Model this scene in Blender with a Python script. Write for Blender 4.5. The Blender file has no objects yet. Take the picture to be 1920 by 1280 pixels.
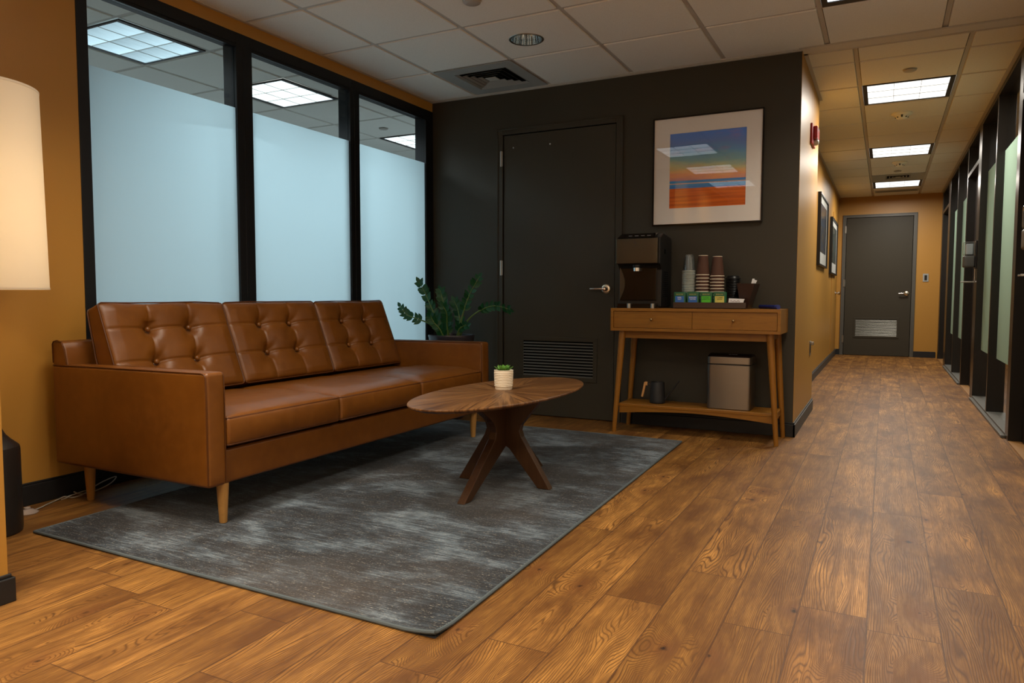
import bpy, math, random
from mathutils import Vector, Matrix, noise as mn
random.seed(7)
S = bpy.context.scene
COL = S.collection

# ------------------------------------------------------------------ camera
cam_d = bpy.data.cameras.new('camera'); cam = bpy.data.objects.new('camera', cam_d); COL.objects.link(cam)
S.camera = cam
CAMLOC = Vector((3.2611, -4.9499, 0.9022))
yaw, pitch, roll = math.radians(27.19), math.radians(3.559), math.radians(0.117)
fw = Vector((-math.sin(yaw) * math.cos(pitch), math.cos(yaw) * math.cos(pitch), -math.sin(pitch)))
rt = Vector((math.cos(yaw), math.sin(yaw), 0)); up = rt.cross(fw)
r2 = math.cos(roll) * rt + math.sin(roll) * up; u2 = -math.sin(roll) * rt + math.cos(roll) * up
Mx = Matrix((r2, u2, -fw)).transposed().to_4x4(); Mx.translation = CAMLOC
cam.matrix_world = Mx
cam_d.sensor_width = 36; cam_d.sensor_fit = 'HORIZONTAL'; cam_d.lens = 1359.19 / 1920 * 36
cam_d.clip_start = 0.05; cam_d.clip_end = 60

# ------------------------------------------------------------------ world, colour, lights
w = bpy.data.worlds.new('world'); S.world = w; w.use_nodes = True
w.node_tree.nodes['Background'].inputs[0].default_value = (0.9, 0.85, 0.8, 1)
w.node_tree.nodes['Background'].inputs[1].default_value = 0.0
S.view_settings.view_transform = 'Standard'; S.view_settings.look = 'None'
S.view_settings.gamma = 1; S.view_settings.use_curve_mapping = False
S.view_settings.exposure = 0.0
cy = S.cycles
cy.max_bounces = 10; cy.diffuse_bounces = 5; cy.glossy_bounces = 4; cy.transmission_bounces = 6; cy.transparent_max_bounces = 12
cy.caustics_reflective = False; cy.caustics_refractive = False; cy.sample_clamp_indirect = 3.0; cy.use_denoising = True
cy.blur_glossy = 0.5

WARM = (1.0, 0.88, 0.70); HALL = (1.0, 0.93, 0.82); COOL = (0.79, 0.905, 0.98)
def area(name, loc, size, power, color, spread=180, rot=(0, 0, 0), sy=None):
    l = bpy.data.lights.new(name, 'AREA'); l.energy = power; l.color = color; l.size = size
    if sy: l.shape = 'RECTANGLE'; l.size_y = sy
    l.spread = math.radians(spread)
    o = bpy.data.objects.new(name, l); o.location = loc; o.rotation_euler = rot; COL.objects.link(o)
    return o
# light from the louvred troffers: lobby (some seen mirrored in the picture glass), corridor, office; plus added fill in lobby and office
LOBBY = [(1.356, -2.84), (1.356, -4.09), (1.356, -5.33), (3.21, -.978), (3.21, -3.49), (2.28, -6.2)]  # last entry: unseen fill light added behind the camera to lift the ceiling
HALLL = [(3.359, 1.31), (3.359, 3.82), (3.359, 6.33)]
OFFICE = [(-0.88, -1.975), (-0.88, -0.73), (-0.88, 1.14)]
for i, (x, y) in enumerate(LOBBY):
    area('lobby_troffer_and_fill_light', (x, y, 2.415), 0.5, (14, 20, 22, 13, 24, 42)[i], WARM, (125, 130, 140, 135, 155, 160)[i])
for (x, y) in HALLL:
    area('corridor_troffer_light', (x, y, 2.415), 0.5, 36, HALL, 175)
for (x, y) in OFFICE:
    area('office_troffer_and_fill_light', (x, y, 2.415), 0.5, 23, COOL, 150)
for (x, y) in [(-2.75, -1.975), (-2.75, -0.1)]:  # added fill deep in the office evens the film; no fixtures hang there
    area('office_troffer_and_fill_light', (x, y, 2.415), 0.5, 26, COOL, 150)

# ------------------------------------------------------------------ mesh helpers
class MB:
    def __init__(s): s.v = []; s.f = []; s.m = []; s.mi = 0
    def add(s, vs, fs):
        n = len(s.v); s.v += [tuple(v) for v in vs]; s.f += [tuple(i + n for i in f) for f in fs]; s.m += [s.mi] * len(fs); return s
    def box(s, x0, x1, y0, y1, z0, z1):
        vs = [(x, y, z) for z in (z0, z1) for y in (y0, y1) for x in (x0, x1)]
        return s.add(vs, [(0, 2, 3, 1), (4, 5, 7, 6), (0, 1, 5, 4), (2, 6, 7, 3), (0, 4, 6, 2), (1, 3, 7, 5)])
    def lathe(s, prof, c=(0, 0, 0), n=32, axis='z', ribs=None):
        vs = []; cx, cy_, cz = c
        for (r, h) in prof:
            for k in range(n):
                a = 2 * math.pi * k / n; rr = max(r, 1e-5)
                x, y = rr * math.cos(a), rr * math.sin(a)
                vs.append({'z': (cx + x, cy_ + y, cz + h), 'y': (cx + x, cy_ + h, cz + y), 'x': (cx + h, cy_ + x, cz + y)}[axis])
        fs = []
        for i in range(len(prof) - 1):
            for k in range(n):
                a, b = i * n + k, i * n + (k + 1) % n
                fs.append((a, b, b + n, a + n) if axis != 'y' else (a, a + n, b + n, b))
        return s.add(vs, fs)
    def frustum(s, p0, p1, r0, r1, n=20, cap=True):
        p0, p1 = Vector(p0), Vector(p1); d = (p1 - p0).normalized()
        a = d.orthogonal().normalized(); b = d.cross(a)
        vs = []
        for p, r in ((p0, r0), (p1, r1)):
            for k in range(n):
                t = 2 * math.pi * k / n; vs.append(p + r * (math.cos(t) * a + math.sin(t) * b))
        fs = [(k, (k + 1) % n, n + (k + 1) % n, n + k) for k in range(n)]
        if cap: fs += [tuple(range(n))[::-1], tuple(range(n, 2 * n))]
        return s.add(vs, fs)
    def tube(s, pts, r, n=8, closed=False, rads=None):
        pts = [Vector(p) for p in pts]; N = len(pts); vs = []; prev = None
        for i, p in enumerate(pts):
            if closed: d = pts[(i + 1) % N] - pts[i - 1]
            else: d = pts[min(i + 1, N - 1)] - pts[max(i - 1, 0)]
            d.normalize()
            if prev is None: a = d.orthogonal().normalized()
            else:
                a = prev - d * prev.dot(d); a = a.normalized() if a.length > 1e-6 else d.orthogonal().normalized()
            prev = a; b = d.cross(a); rr = rads[i] if rads else r
            for k in range(n):
                t = 2 * math.pi * k / n; vs.append(p + rr * (math.cos(t) * a + math.sin(t) * b))
        fs = []
        for i in range(N if closed else N - 1):
            j = (i + 1) % N
            for k in range(n): fs.append((i * n + k, i * n + (k + 1) % n, j * n + (k + 1) % n, j * n + k))
        if not closed: fs += [tuple(range(n))[::-1], tuple(range((N - 1) * n, N * n))]
        return s.add(vs, fs)
    def prism(s, poly, a0, a1, axis='y'):
        n = len(poly)
        def P(p, a): return {'y': (p[0], a, p[1]), 'x': (a, p[0], p[1]), 'z': (p[0], p[1], a)}[axis]
        vs = [P(p, a0) for p in poly] + [P(p, a1) for p in poly]
        return s.add(vs, [(k, (k + 1) % n, n + (k + 1) % n, n + k) for k in range(n)] + [tuple(range(n))[::-1], tuple(range(n, 2 * n))])
    def rbox(s, hx, hy, hz, r, nx=8, ny=8, nz=8, fn=None, M=None):
        """rounded box; fn(local point)->local point; M places it"""
        idx = {}; vs = []; fs = []
        def ticks(h, n):
            t = [-h, -h + r * .35, -h + r * .7, -h + r]; t += [-h + r + (2 * h - 2 * r) * i / n for i in range(1, n)]; t += [h - r, h - r * .7, h - r * .35, h]
            return t
        def V(p):
            k = tuple(round(c, 5) for c in p)
            if k in idx: return idx[k]
            q = Vector((min(max(p[0], -(hx - r)), hx - r), min(max(p[1], -(hy - r)), hy - r), min(max(p[2], -(hz - r)), hz - r)))
            d = Vector(p) - q
            if d.length > 1e-9: d = d.normalized() * r
            v = q + d
            if fn: v = Vector(fn(v))
            if M: v = M @ v
            idx[k] = len(vs); vs.append(v); return idx[k]
        tx, ty, tz = ticks(hx, nx), ticks(hy, ny), ticks(hz, nz)
        def face(A, B, mk, flip):
            for i in range(len(A) - 1):
                for j in range(len(B) - 1):
                    q = [V(mk(A[i], B[j])), V(mk(A[i + 1], B[j])), V(mk(A[i + 1], B[j + 1])), V(mk(A[i], B[j + 1]))]
                    fs.append(tuple(q[::-1]) if flip else tuple(q))
        face(tx, ty, lambda a, b: (a, b, hz), False); face(tx, ty, lambda a, b: (a, b, -hz), True)
        face(ty, tz, lambda a, b: (hx, a, b), False); face(ty, tz, lambda a, b: (-hx, a, b), True)
        face(tx, tz, lambda a, b: (a, -hy, b), False); face(tx, tz, lambda a, b: (a, hy, b), True)
        return s.add(vs, fs)
    def build(s, name, mat, parent=None, smooth=False, bevel=0, loc=None, angle=40, seg=2):
        me = bpy.data.meshes.new(name)
        off = Vector(parent.matrix_world.translation) if parent else Vector(loc or (0, 0, 0))
        if parent and 'wl' in parent: off = Vector(parent['wl'])
        me.from_pydata([tuple(Vector(v) - off) for v in s.v], [], s.f)
        mats = mat if isinstance(mat, (list, tuple)) else [mat]
        for m in mats: me.materials.append(m)
        if len(mats) > 1: me.polygons.foreach_set('material_index', s.m)
        if smooth: me.polygons.foreach_set('use_smooth', [True] * len(me.polygons))
        me.update()
        if smooth and angle < 180: 
            try: me.set_sharp_from_angle(angle=math.radians(angle))
            except Exception: pass
        o = bpy.data.objects.new(name, me); COL.objects.link(o)
        if parent: o.parent = parent; WL[o.name] = off
        else: o.location = off
        WL[o.name] = off
        if bevel:
            b = o.modifiers.new('bevel', 'BEVEL'); b.width = bevel; b.segments = seg; b.limit_method = 'ANGLE'; b.angle_limit = math.radians(35)
        return o
WL = {}
def bl(mb, name, mat, parent=None, **k):
    """build, keeping vertices in world coordinates even when parented two levels deep"""
    if parent is not None and not k.get('loc'):
        off = WL[parent.name]
        me_off = off
        o = mb.build(name, mat, None, loc=off, **k)
        o.location = (0, 0, 0); o.parent = parent
        return o
    return mb.build(name, mat, parent, **k)
def tag(o, label=None, cat=None, group=None, kind=None):
    if label: o['label'] = label
    if cat: o['category'] = cat
    if group: o['group'] = group
    if kind: o['kind'] = kind
    return o
def thing(name, loc, label, cat, group=None):
    o = bpy.data.objects.new(name, None); COL.objects.link(o); o.location = loc; o.empty_display_size = .05
    WL[o.name] = Vector(loc); return tag(o, label, cat, group)
def struct(mb, name, mat, **k): return tag(mb.build(name, mat, **k), kind='structure')
def copytree(o, loc, label=None, parent=None):
    c = o.copy(); COL.objects.link(c)
    if parent is None: c.location = loc; WL[c.name] = Vector(loc)
    else: c.parent = parent; WL[c.name] = WL[parent.name]
    if label: c['label'] = label
    for ch in o.children: copytree(ch, None, None, c)
    return c
def text(body, name, mat, size, loc, parent, rot=(math.pi / 2, 0, 0), depth=0.0004, align='CENTER'):
    cu = bpy.data.curves.new(name, 'FONT'); cu.body = body; cu.size = size; cu.align_x = align; cu.align_y = 'CENTER'; cu.extrude = depth
    t = bpy.data.objects.new('tmp', cu); COL.objects.link(t)
    dg = bpy.context.evaluated_depsgraph_get()
    me = bpy.data.meshes.new_from_object(t.evaluated_get(dg)); bpy.data.objects.remove(t)
    me.materials.clear(); me.materials.append(mat)
    o = bpy.data.objects.new(name, me); COL.objects.link(o); o.parent = parent
    o.location = Vector(loc) - WL[parent.name]; o.rotation_euler = rot; WL[o.name] = WL[parent.name]
    return o

# ------------------------------------------------------------------ material helpers
class NT:
    def __init__(s, name):
        s.mat = bpy.data.materials.new(name); s.mat.use_nodes = True; s.t = s.mat.node_tree; s.t.nodes.clear()
        s.out = s.t.nodes.new('ShaderNodeOutputMaterial')
    def n(s, typ, **kw):
        nd = s.t.nodes.new(typ)
        for k, v in kw.items():
            if k.startswith('i_'):
                key = k[2:]; key = int(key) if key.isdigit() else key.replace('_', ' ')
                s.set(nd.inputs[key], v)
            else: setattr(nd, k, v)
        return nd
    def set(s, sock, v):
        if hasattr(v, 'outputs'): v = v.outputs[0]
        if isinstance(v, bpy.types.NodeSocket): s.t.links.new(v, sock)
        else:
            if sock.type == 'RGBA' and len(v) == 3: v = (*v, 1)
            sock.default_value = v
    def m(s, op, a, b=None, c=None, clamp=False):
        nd = s.t.nodes.new('ShaderNodeMath'); nd.operation = op; nd.use_clamp = clamp
        for i, v in enumerate((a, b, c)):
            if v is not None: s.set(nd.inputs[i], v)
        return nd.outputs[0]
    def mix(s, f, a, b, blend='MIX'):
        nd = s.t.nodes.new('ShaderNodeMix'); nd.data_type = 'RGBA'; nd.blend_type = blend
        s.set(nd.inputs[0], f); s.set(nd.inputs[6], a); s.set(nd.inputs[7], b); return nd.outputs[2]
    def comb(s, x, y, z=0.0):
        return s.n('ShaderNodeCombineXYZ', i_0=x, i_1=y, i_2=z).outputs[0]
    def sep(s, v):
        nd = s.n('ShaderNodeSeparateXYZ', i_0=v); return nd.outputs[0], nd.outputs[1], nd.outputs[2]
    def noise(s, v, scale=5, detail=2, rough=.5, dist=0.0, dim='3D'):
        nd = s.n('ShaderNodeTexNoise', noise_dimensions=dim, i_Vector=v, i_Scale=scale, i_Detail=detail, i_Roughness=rough, i_Distortion=dist)
        return nd.outputs[0]
    def white(s, v): return s.n('ShaderNodeTexWhiteNoise', noise_dimensions='3D', i_Vector=v).outputs[0]
    def ramp(s, f, stops, interp='LINEAR'):
        nd = s.n('ShaderNodeValToRGB', i_0=f); cr = nd.color_ramp; cr.interpolation = interp
        while len(cr.elements) < len(stops): cr.elements.new(.5)
        for e, (p, c) in zip(cr.elements, stops):
            e.position = p; e.color = (*c, 1) if len(c) == 3 else c
        return nd.outputs[0]
    def obj(s): return s.n('ShaderNodeTexCoord').outputs['Object']
    def pos(s): return s.n('ShaderNodeNewGeometry').outputs['Position']
    def mapr(s, v, a, b, c=0.0, d=1.0):
        return s.n('ShaderNodeMapRange', i_0=v, i_1=a, i_2=b, i_3=c, i_4=d).outputs[0]
    def bsdf(s, color, rough=.5, spec=.5, metal=0.0, bump=None, bstr=.1, bdist=.01, coat=0.0, coatr=.03, **kw):
        p = s.n('ShaderNodeBsdfPrincipled'); s.set(p.inputs['Base Color'], color); s.set(p.inputs['Roughness'], rough)
        s.set(p.inputs['Specular IOR Level'], spec); s.set(p.inputs['Metallic'], metal)
        s.set(p.inputs['Coat Weight'], coat); s.set(p.inputs['Coat Roughness'], coatr)
        for k, v in kw.items(): s.set(p.inputs[k], v)
        if bump is not None:
            b = s.n('ShaderNodeBump', i_Strength=bstr, i_Distance=bdist, i_Height=bump); s.t.links.new(b.outputs[0], p.inputs['Normal'])
        s.t.links.new(p.outputs[0], s.out.inputs[0]); return s.mat
def paint(name, c, rough=.55, spec=.35, bs=.12, sc=220, var=.06):
    t = NT(name); P = t.pos()
    n1 = t.noise(P, 1.3, 3); n2 = t.noise(P, sc, 3)
    cc = t.mix(t.m('MULTIPLY', n1, var * 2), c, tuple(x * .82 for x in c))
    return t.bsdf(cc, rough, spec, bump=n2, bstr=bs, bdist=.002)
def plain(name, c, rough=.5, spec=.5, metal=0.0, coat=0.0, bs=.05, sc=300, **kw):
    t = NT(name); O = t.obj(); n = t.noise(O, sc, 2)
    cc = t.mix(t.m('MULTIPLY', t.noise(O, 9, 2), .25), c, tuple(x * .85 for x in c))
    return t.bsdf(cc, rough, spec, metal, bump=n, bstr=bs, bdist=.001, coat=coat, **kw)

M = {}
# --- oak plank floor
def mk_floor():
    t = NT('plank_floor'); P = t.pos(); x, y, z = t.sep(P)
    W, L = .178, 1.22
    a = t.m('DIVIDE', t.m('SUBTRACT', x, 3.243), W); col = t.m('FLOOR', a); fx = t.m('SUBTRACT', a, col)
    off = t.m('MULTIPLY', t.white(t.comb(col, 3.7, 1.0)), L)
    b = t.m('DIVIDE', t.m('ADD', y, off), L); row = t.m('FLOOR', b); fy = t.m('SUBTRACT', b, row)
    idv = t.comb(col, row, 2.0); r1 = t.white(idv); r2 = t.white(t.comb(row, col, 9.0)); 
    ox = t.m('MULTIPLY', r1, 37.0); oy = t.m('MULTIPLY', r2, 53.0)
    # cathedral grain: contour lines of a stretched noise field
    wx = t.m('ADD', t.m('MULTIPLY', x, 6.5), ox); wy = t.m('ADD', t.m('MULTIPLY', y, 1.15), oy)
    field = t.noise(t.comb(wx, wy, 0.0), 1.0, 2.5, .45, .25)
    across = t.m('MULTIPLY', t.m('ABSOLUTE', t.m('SUBTRACT', fx, t.m('ADD', .35, t.m('MULTIPLY', r2, .3)))), 1.1)
    fld = t.m('ADD', t.m('MULTIPLY', field, t.m('ADD', .8, t.m('MULTIPLY', r1, .6))), across)
    vo = t.n('ShaderNodeTexVoronoi', voronoi_dimensions='2D', i_Vector=t.comb(t.m('ADD', t.m('MULTIPLY', x, 5.0), ox), t.m('ADD', t.m('MULTIPLY', y, 2.6), oy), 0.0), i_Scale=1.0)
    kd = t.m('ADD', vo.outputs['Distance'], t.m('MULTIPLY', t.m('SUBTRACT', t.noise(P, 45, 3), .35), .12))
    gate = t.m('GREATER_THAN', t.sep(vo.outputs['Color'])[0], .74)
    kn = t.m('MULTIPLY', gate, t.mapr(kd, t.m('MULTIPLY', t.sep(vo.outputs['Color'])[1], .03), t.m('ADD', .035, t.m('MULTIPLY', t.sep(vo.outputs['Color'])[1], .05)), 1.0, 0.0)); kh = t.m('MULTIPLY', gate, t.mapr(kd, .06, .28, .60, 0.0))
    bend = t.m('MULTIPLY', gate, t.m('MULTIPLY', t.mapr(vo.outputs['Distance'], .0, .42, 1.0, 0.0), .55))
    fld = t.m('ADD', fld, bend)
    rings = t.m('ABSOLUTE', t.m('SINE', t.m('MULTIPLY', fld, 88.0)))
    line = t.mapr(rings, 0.05, .75, 1.0, 0.0)
    broad = t.mapr(t.m('SINE', t.m('MULTIPLY', fld, 17.0)), -.2, 1.0)
    fib = t.noise(t.comb(t.m('MULTIPLY', x, 260), t.m('MULTIPLY', y, 9), oy), 1.0, 3, .6)
    pores = t.mapr(t.noise(t.comb(t.m('MULTIPLY', x, 420), t.m('MULTIPLY', y, 16), ox), 1.0, 1), .58, .75)
    cloud = t.noise(t.comb(t.m('ADD', t.m('MULTIPLY', x, 7), ox), t.m('ADD', t.m('MULTIPLY', y, 2.4), oy), 0), 1.0, 4, .6)
    base = t.ramp(r1, [(0, (.33, .160, .036)), (.35, (.45, .215, .049)), (.7, (.53, .258, .062)), (1, (.41, .186, .042))])
    c = t.mix(t.mapr(cloud, .36, .66), base, (.125, .050, .012))
    c = t.mix(t.m('MULTIPLY', line, t.mapr(t.noise(t.comb(wx, wy, 7.0), .9, 2), .25, .62, .55, 1.0)), c, (.060, .024, .006))
    c = t.mix(t.m('MULTIPLY', broad, .42), c, (.11, .044, .011))
    c = t.mix(t.mapr(fib, .35, .65, 0, .6), c, (.11, .044, .011))
    c = t.mix(t.m('MULTIPLY', pores, .5), c, (.07, .028, .010))
    # knots
    c = t.mix(kh, c, (.13, .048, .013)); c = t.mix(kn, c, (.022, .009, .004))
    # seams
    sx = t.m('MINIMUM', fx, t.m('SUBTRACT', 1.0, fx)); sy = t.m('MINIMUM', fy, t.m('SUBTRACT', 1.0, fy))
    sw = t.m('ADD', .006, t.m('MULTIPLY', t.noise(t.comb(t.m('MULTIPLY', x, 60), t.m('MULTIPLY', y, 60), 0), 1, 2), .014))
    seam = t.m('MAXIMUM', t.m('LESS_THAN', sx, sw), t.m('LESS_THAN', sy, .0016))
    c = t.mix(t.m('MULTIPLY', seam, .72), c, (.06, .024, .009))
    h = t.m('SUBTRACT', t.m('SUBTRACT', 1.0, t.m('MULTIPLY', seam, .9)), t.m('ADD', t.m('MULTIPLY', line, .25), t.m('MULTIPLY', pores, .2)))
    M['floor'] = t.bsdf(c, t.m('ADD', .40, t.m('MULTIPLY', fib, .16)), .26, bump=h, bstr=.35, bdist=.0012)
mk_floor()
M['yellow'] = paint('ochre_wall_paint', (.43, .212, .036), .42, .45)
M['dark'] = paint('charcoal_wall_paint', (.043, .037, .026), .5, .25, bs=.12)
M['darkdoor'] = plain('charcoal_door_paint', (.046, .039, .027), .48, .22, bs=.08)
M['black'] = plain('black_base_vinyl', (.013, .013, .014), .42, .4)
M['frame'] = plain('black_anodised_frame', (.008, .009, .011), .45, .28)
M['bronze'] = plain('dark_bronze_frame', (.012, .010, .008), .30, .38)
M['white'] = paint('office_wall_paint', (.72, .74, .74), .6, .3)
M['cream'] = paint('cream_wall_paint', (.78, .74, .66), .6, .3)
M['carpet'] = plain('office_carpet', (.17, .18, .19), .95, .1, sc=500, bs=.5)
def mk_tile(name, c):
    t = NT(name); P = t.pos()
    sp = t.noise(P, 190, 4, .7); sp2 = t.noise(P, 60, 2)
    cc = t.mix(t.mapr(sp, .3, .5, .35, 0), c, tuple(v * .62 for v in c))
    return t.bsdf(cc, .9, .1, bump=t.m('ADD', sp, sp2), bstr=.4, bdist=.002)
M['tile'] = mk_tile('mineral_ceiling_tile', (.80, .775, .71)); M['grid'] = plain('ceiling_grid_metal', (.50, .46, .41), .5, .3)
M['drywall'] = paint('ceiling_header_paint', (.62, .57, .50))
def mk_leather():
    t = NT('caramel_leather'); O = t.obj()
    v = t.n('ShaderNodeTexVoronoi', feature='DISTANCE_TO_EDGE', i_Vector=O, i_Scale=380).outputs['Distance']
    c = t.mix(t.mapr(t.noise(O, 3.2, 4, .6), .3, .75), (.165, .054, .0055), (.105, .033, .0037))
    c = t.mix(t.mapr(t.noise(O, 22, 3), .45, .8, 0, .25), c, (.235, .088, .014))
    h = t.m('ADD', t.m('MULTIPLY', t.mapr(v, 0, .12), .35), t.m('MULTIPLY', t.noise(O, 14, 3), .8))
    M['leather'] = t.bsdf(c, .33, .42, bump=h, bstr=.16, bdist=.003)
mk_leather()
M['piping'] = plain('leather_piping', (.085, .026, .004), .45, .25)  # darker than the hide, painting in the shadow line along the seams
def mk_wood(name, c1, c2, axis='x', fine=130, rough=.38, coarse=9, spec=.4):
    t = NT(name); O = t.obj(); x, y, z = t.sep(O)
    k = {'x': (x, y, z), 'y': (y, x, z), 'z': (z, x, y)}[axis]
    v = t.comb(t.m('MULTIPLY', k[0], 3.0), t.m('MULTIPLY', k[1], fine), t.m('MULTIPLY', k[2], fine))
    v2 = t.comb(t.m('MULTIPLY', k[0], 1.1), t.m('MULTIPLY', k[1], coarse), t.m('MULTIPLY', k[2], coarse))
    f = t.noise(v, 1, 3, .6); g = t.noise(v2, 1, 3, .5, .6)
    l = t.m('ABSOLUTE', t.m('SINE', t.m('MULTIPLY', g, 40)))
    c = t.mix(t.m('MULTIPLY', t.mapr(l, 0, .5, 1, 0), .35), c1, c2); c = t.mix(t.mapr(f, .4, .75, 0, .6), c, c2)
    M[name] = t.bsdf(c, rough, spec, bump=f, bstr=.08, bdist=.001)
mk_wood('acorn_wood', (.255, .104, .010), (.16, .058, .006), 'x', 90)
mk_wood('acorn_wood_upright', (.265, .108, .011), (.17, .062, .007), 'z', 90)
mk_wood('walnut_leg', (.058, .025, .009), (.030, .012, .004), 'z', 120, .35)
mk_wood('light_oak_leg', (.50, .26, .072), (.38, .18, .045), 'z', 110, .4)
mk_wood('handle_wood', (.62, .33, .12), (.50, .25, .08), 'z', 110, .45)
def mk_burst():
    t = NT('walnut_sunburst'); O = t.obj(); x, y, z = t.sep(O)
    N = 24; th = t.m('ARCTAN2', x, y); k = t.m('ROUND', t.m('DIVIDE', th, 2 * math.pi / N)); tc = t.m('MULTIPLY', k, 2 * math.pi / N)
    kk = t.m('MODULO', t.m('ADD', k, N), N)
    cs, sn = t.m('COSINE', tc), t.m('SINE', tc)
    al = t.m('ADD', t.m('MULTIPLY', y, cs), t.m('MULTIPLY', x, sn)); ac = t.m('SUBTRACT', t.m('MULTIPLY', x, cs), t.m('MULTIPLY', y, sn))
    par = t.m('SUBTRACT', t.m('MULTIPLY', t.m('MODULO', kk, 2.0), 2.0), 1.0)
    ac2 = t.m('ADD', ac, t.m('MULTIPLY', al, t.m('MULTIPLY', par, .03)))
    f = t.noise(t.comb(t.m('MULTIPLY', al, 3), t.m('MULTIPLY', ac2, 105), t.m('MULTIPLY', kk, 5.3)), 1, 3, .6)
    g = t.noise(t.comb(t.m('MULTIPLY', al, 2), t.m('MULTIPLY', ac2, 30), t.m('MULTIPLY', kk, 9.3)), 1, 2)
    r = t.white(t.comb(kk, 1.0, 2.0))
    c = t.mix(r, (.170, .076, .024), (.085, .034, .011)); c = t.mix(t.mapr(g, .38, .62, 0, .7), c, (.25, .118, .040)); c = t.mix(t.mapr(f, .45, .60, 0, .9), c, (.060, .023, .008))
    M['burst'] = t.bsdf(c, .40, .24, bump=f, bstr=.05, bdist=.001)
mk_burst()
def mk_rug():
    t = NT('distressed_rug_pile'); P = t.pos(); x, y, z = t.sep(P)
    bl1 = t.noise(t.comb(t.m('MULTIPLY', x, 2.6), t.m('MULTIPLY', y, 4.0), 0), 1, 6, .66, .4)
    bl2 = t.noise(t.comb(t.m('MULTIPLY', x, 6.5), t.m('MULTIPLY', y, 10.0), 4.0), 1, 4, .6, .3)
    st = t.noise(t.comb(t.m('MULTIPLY', x, 16), t.m('MULTIPLY', y, 260), 0), 1, 3, .65)
    st2 = t.noise(t.comb(t.m('MULTIPLY', x, 5), t.m('MULTIPLY', y, 85), 8), 1, 2, .5)
    sp = t.noise(t.comb(t.m('MULTIPLY', x, 105), t.m('MULTIPLY', y, 235), 0), 1, 2, .7)
    v = t.m('ADD', t.m('ADD', t.m('MULTIPLY', bl1, .85), t.m('MULTIPLY', bl2, .4)), t.m('ADD', t.m('MULTIPLY', st, .34), t.m('MULTIPLY', st2, .30)))
    v = t.mapr(v, .84, 1.10)
    c = t.ramp(v, [(0, (.007, .010, .015)), (.35, (.019, .027, .037)), (.65, (.054, .074, .095)), (1, (.138, .178, .212))])
    c = t.mix(t.mapr(t.noise(t.comb(x, y, 3), 1.2, 2), .45, .7, 0, .35), c, (.125, .098, .080))
    fl = t.m('MULTIPLY', t.mapr(sp, .54, .64), t.mapr(st, .50, .62))
    c = t.mix(t.m('MULTIPLY', fl, .6), c, (.48, .44, .36))
    c = t.mix(t.mapr(sp, .30, .48, .45, 0), c, (.012, .013, .015))
    M['rug'] = t.bsdf(c, .85, .15, bump=t.m('ADD', sp, st), bstr=.55, bdist=.004)
    t.mat.node_tree.nodes['Principled BSDF'].inputs['Sheen Weight'].default_value = .12
mk_rug()
M['binding'] = plain('rug_binding', (.085, .105, .115), .8, .2, bs=.4)
M['steel'] = plain('chrome', (.75, .72, .68), .16, .5, 1.0, bs=.0)
def mk_brushed(name, c, axis, rough=.32):
    t = NT(name); O = t.obj(); x, y, z = t.sep(O)
    v = {'x': t.comb(t.m('MULTIPLY', x, 2), t.m('MULTIPLY', y, 2), t.m('MULTIPLY', z, 700)), 'z': t.comb(t.m('MULTIPLY', x, 700), t.m('MULTIPLY', y, 700), t.m('MULTIPLY', z, 2))}[axis]
    f = t.noise(v, 1, 3, .6)
    M[name] = t.bsdf(t.mix(f, tuple(a * .85 for a in c), c), t.m('ADD', rough, t.m('MULTIPLY', f, .12)), .5, 1.0, bump=f, bstr=.04, bdist=.001)
M['rose'] = plain('warm_lit_satin_rose', (.95, .82, .62), .28, .5, 1.0, bs=0)  # chrome rose tinted warm, the lamp's reflection put into its colour
mk_brushed('brushed_steel', (.29, .255, .215), 'x', .26); mk_brushed('brushed_panel', (.085, .068, .045), 'x', .34); mk_brushed('hinge_metal', (.42, .40, .36), 'z')
M['blackplastic'] = plain('black_plastic', (.009, .009, .009), .35, .35)
M['gloss'] = plain('gloss_black', (.008, .005, .004), .10, .3)
M['matteblack'] = plain('matte_black_metal', (.016, .016, .017), .5, .4)
M['louvre'] = plain('charcoal_louvre', (.085, .080, .068), .4, .4)
M['louvre_lit'] = plain('charcoal_louvre_lit', (.17, .16, .13), .35, .5, .3)  # lighter copy of the charcoal louvre, its lit look put into the colour
M['void'] = plain('cavity_shade', (.004, .004, .004), .9, .05)  # near-black colour stands in for shade inside gaps and ducts
def schlick(t, f0):
    g = t.n('ShaderNodeNewGeometry'); d = t.n('ShaderNodeVectorMath', operation='DOT_PRODUCT', i_0=g.outputs['Incoming'], i_1=g.outputs['Normal'])
    c = t.m('SUBTRACT', 1.0, t.m('ABSOLUTE', d.outputs['Value'])); return t.m('ADD', f0, t.m('MULTIPLY', 1 - f0, t.m('POWER', c, 5.0)))
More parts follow.
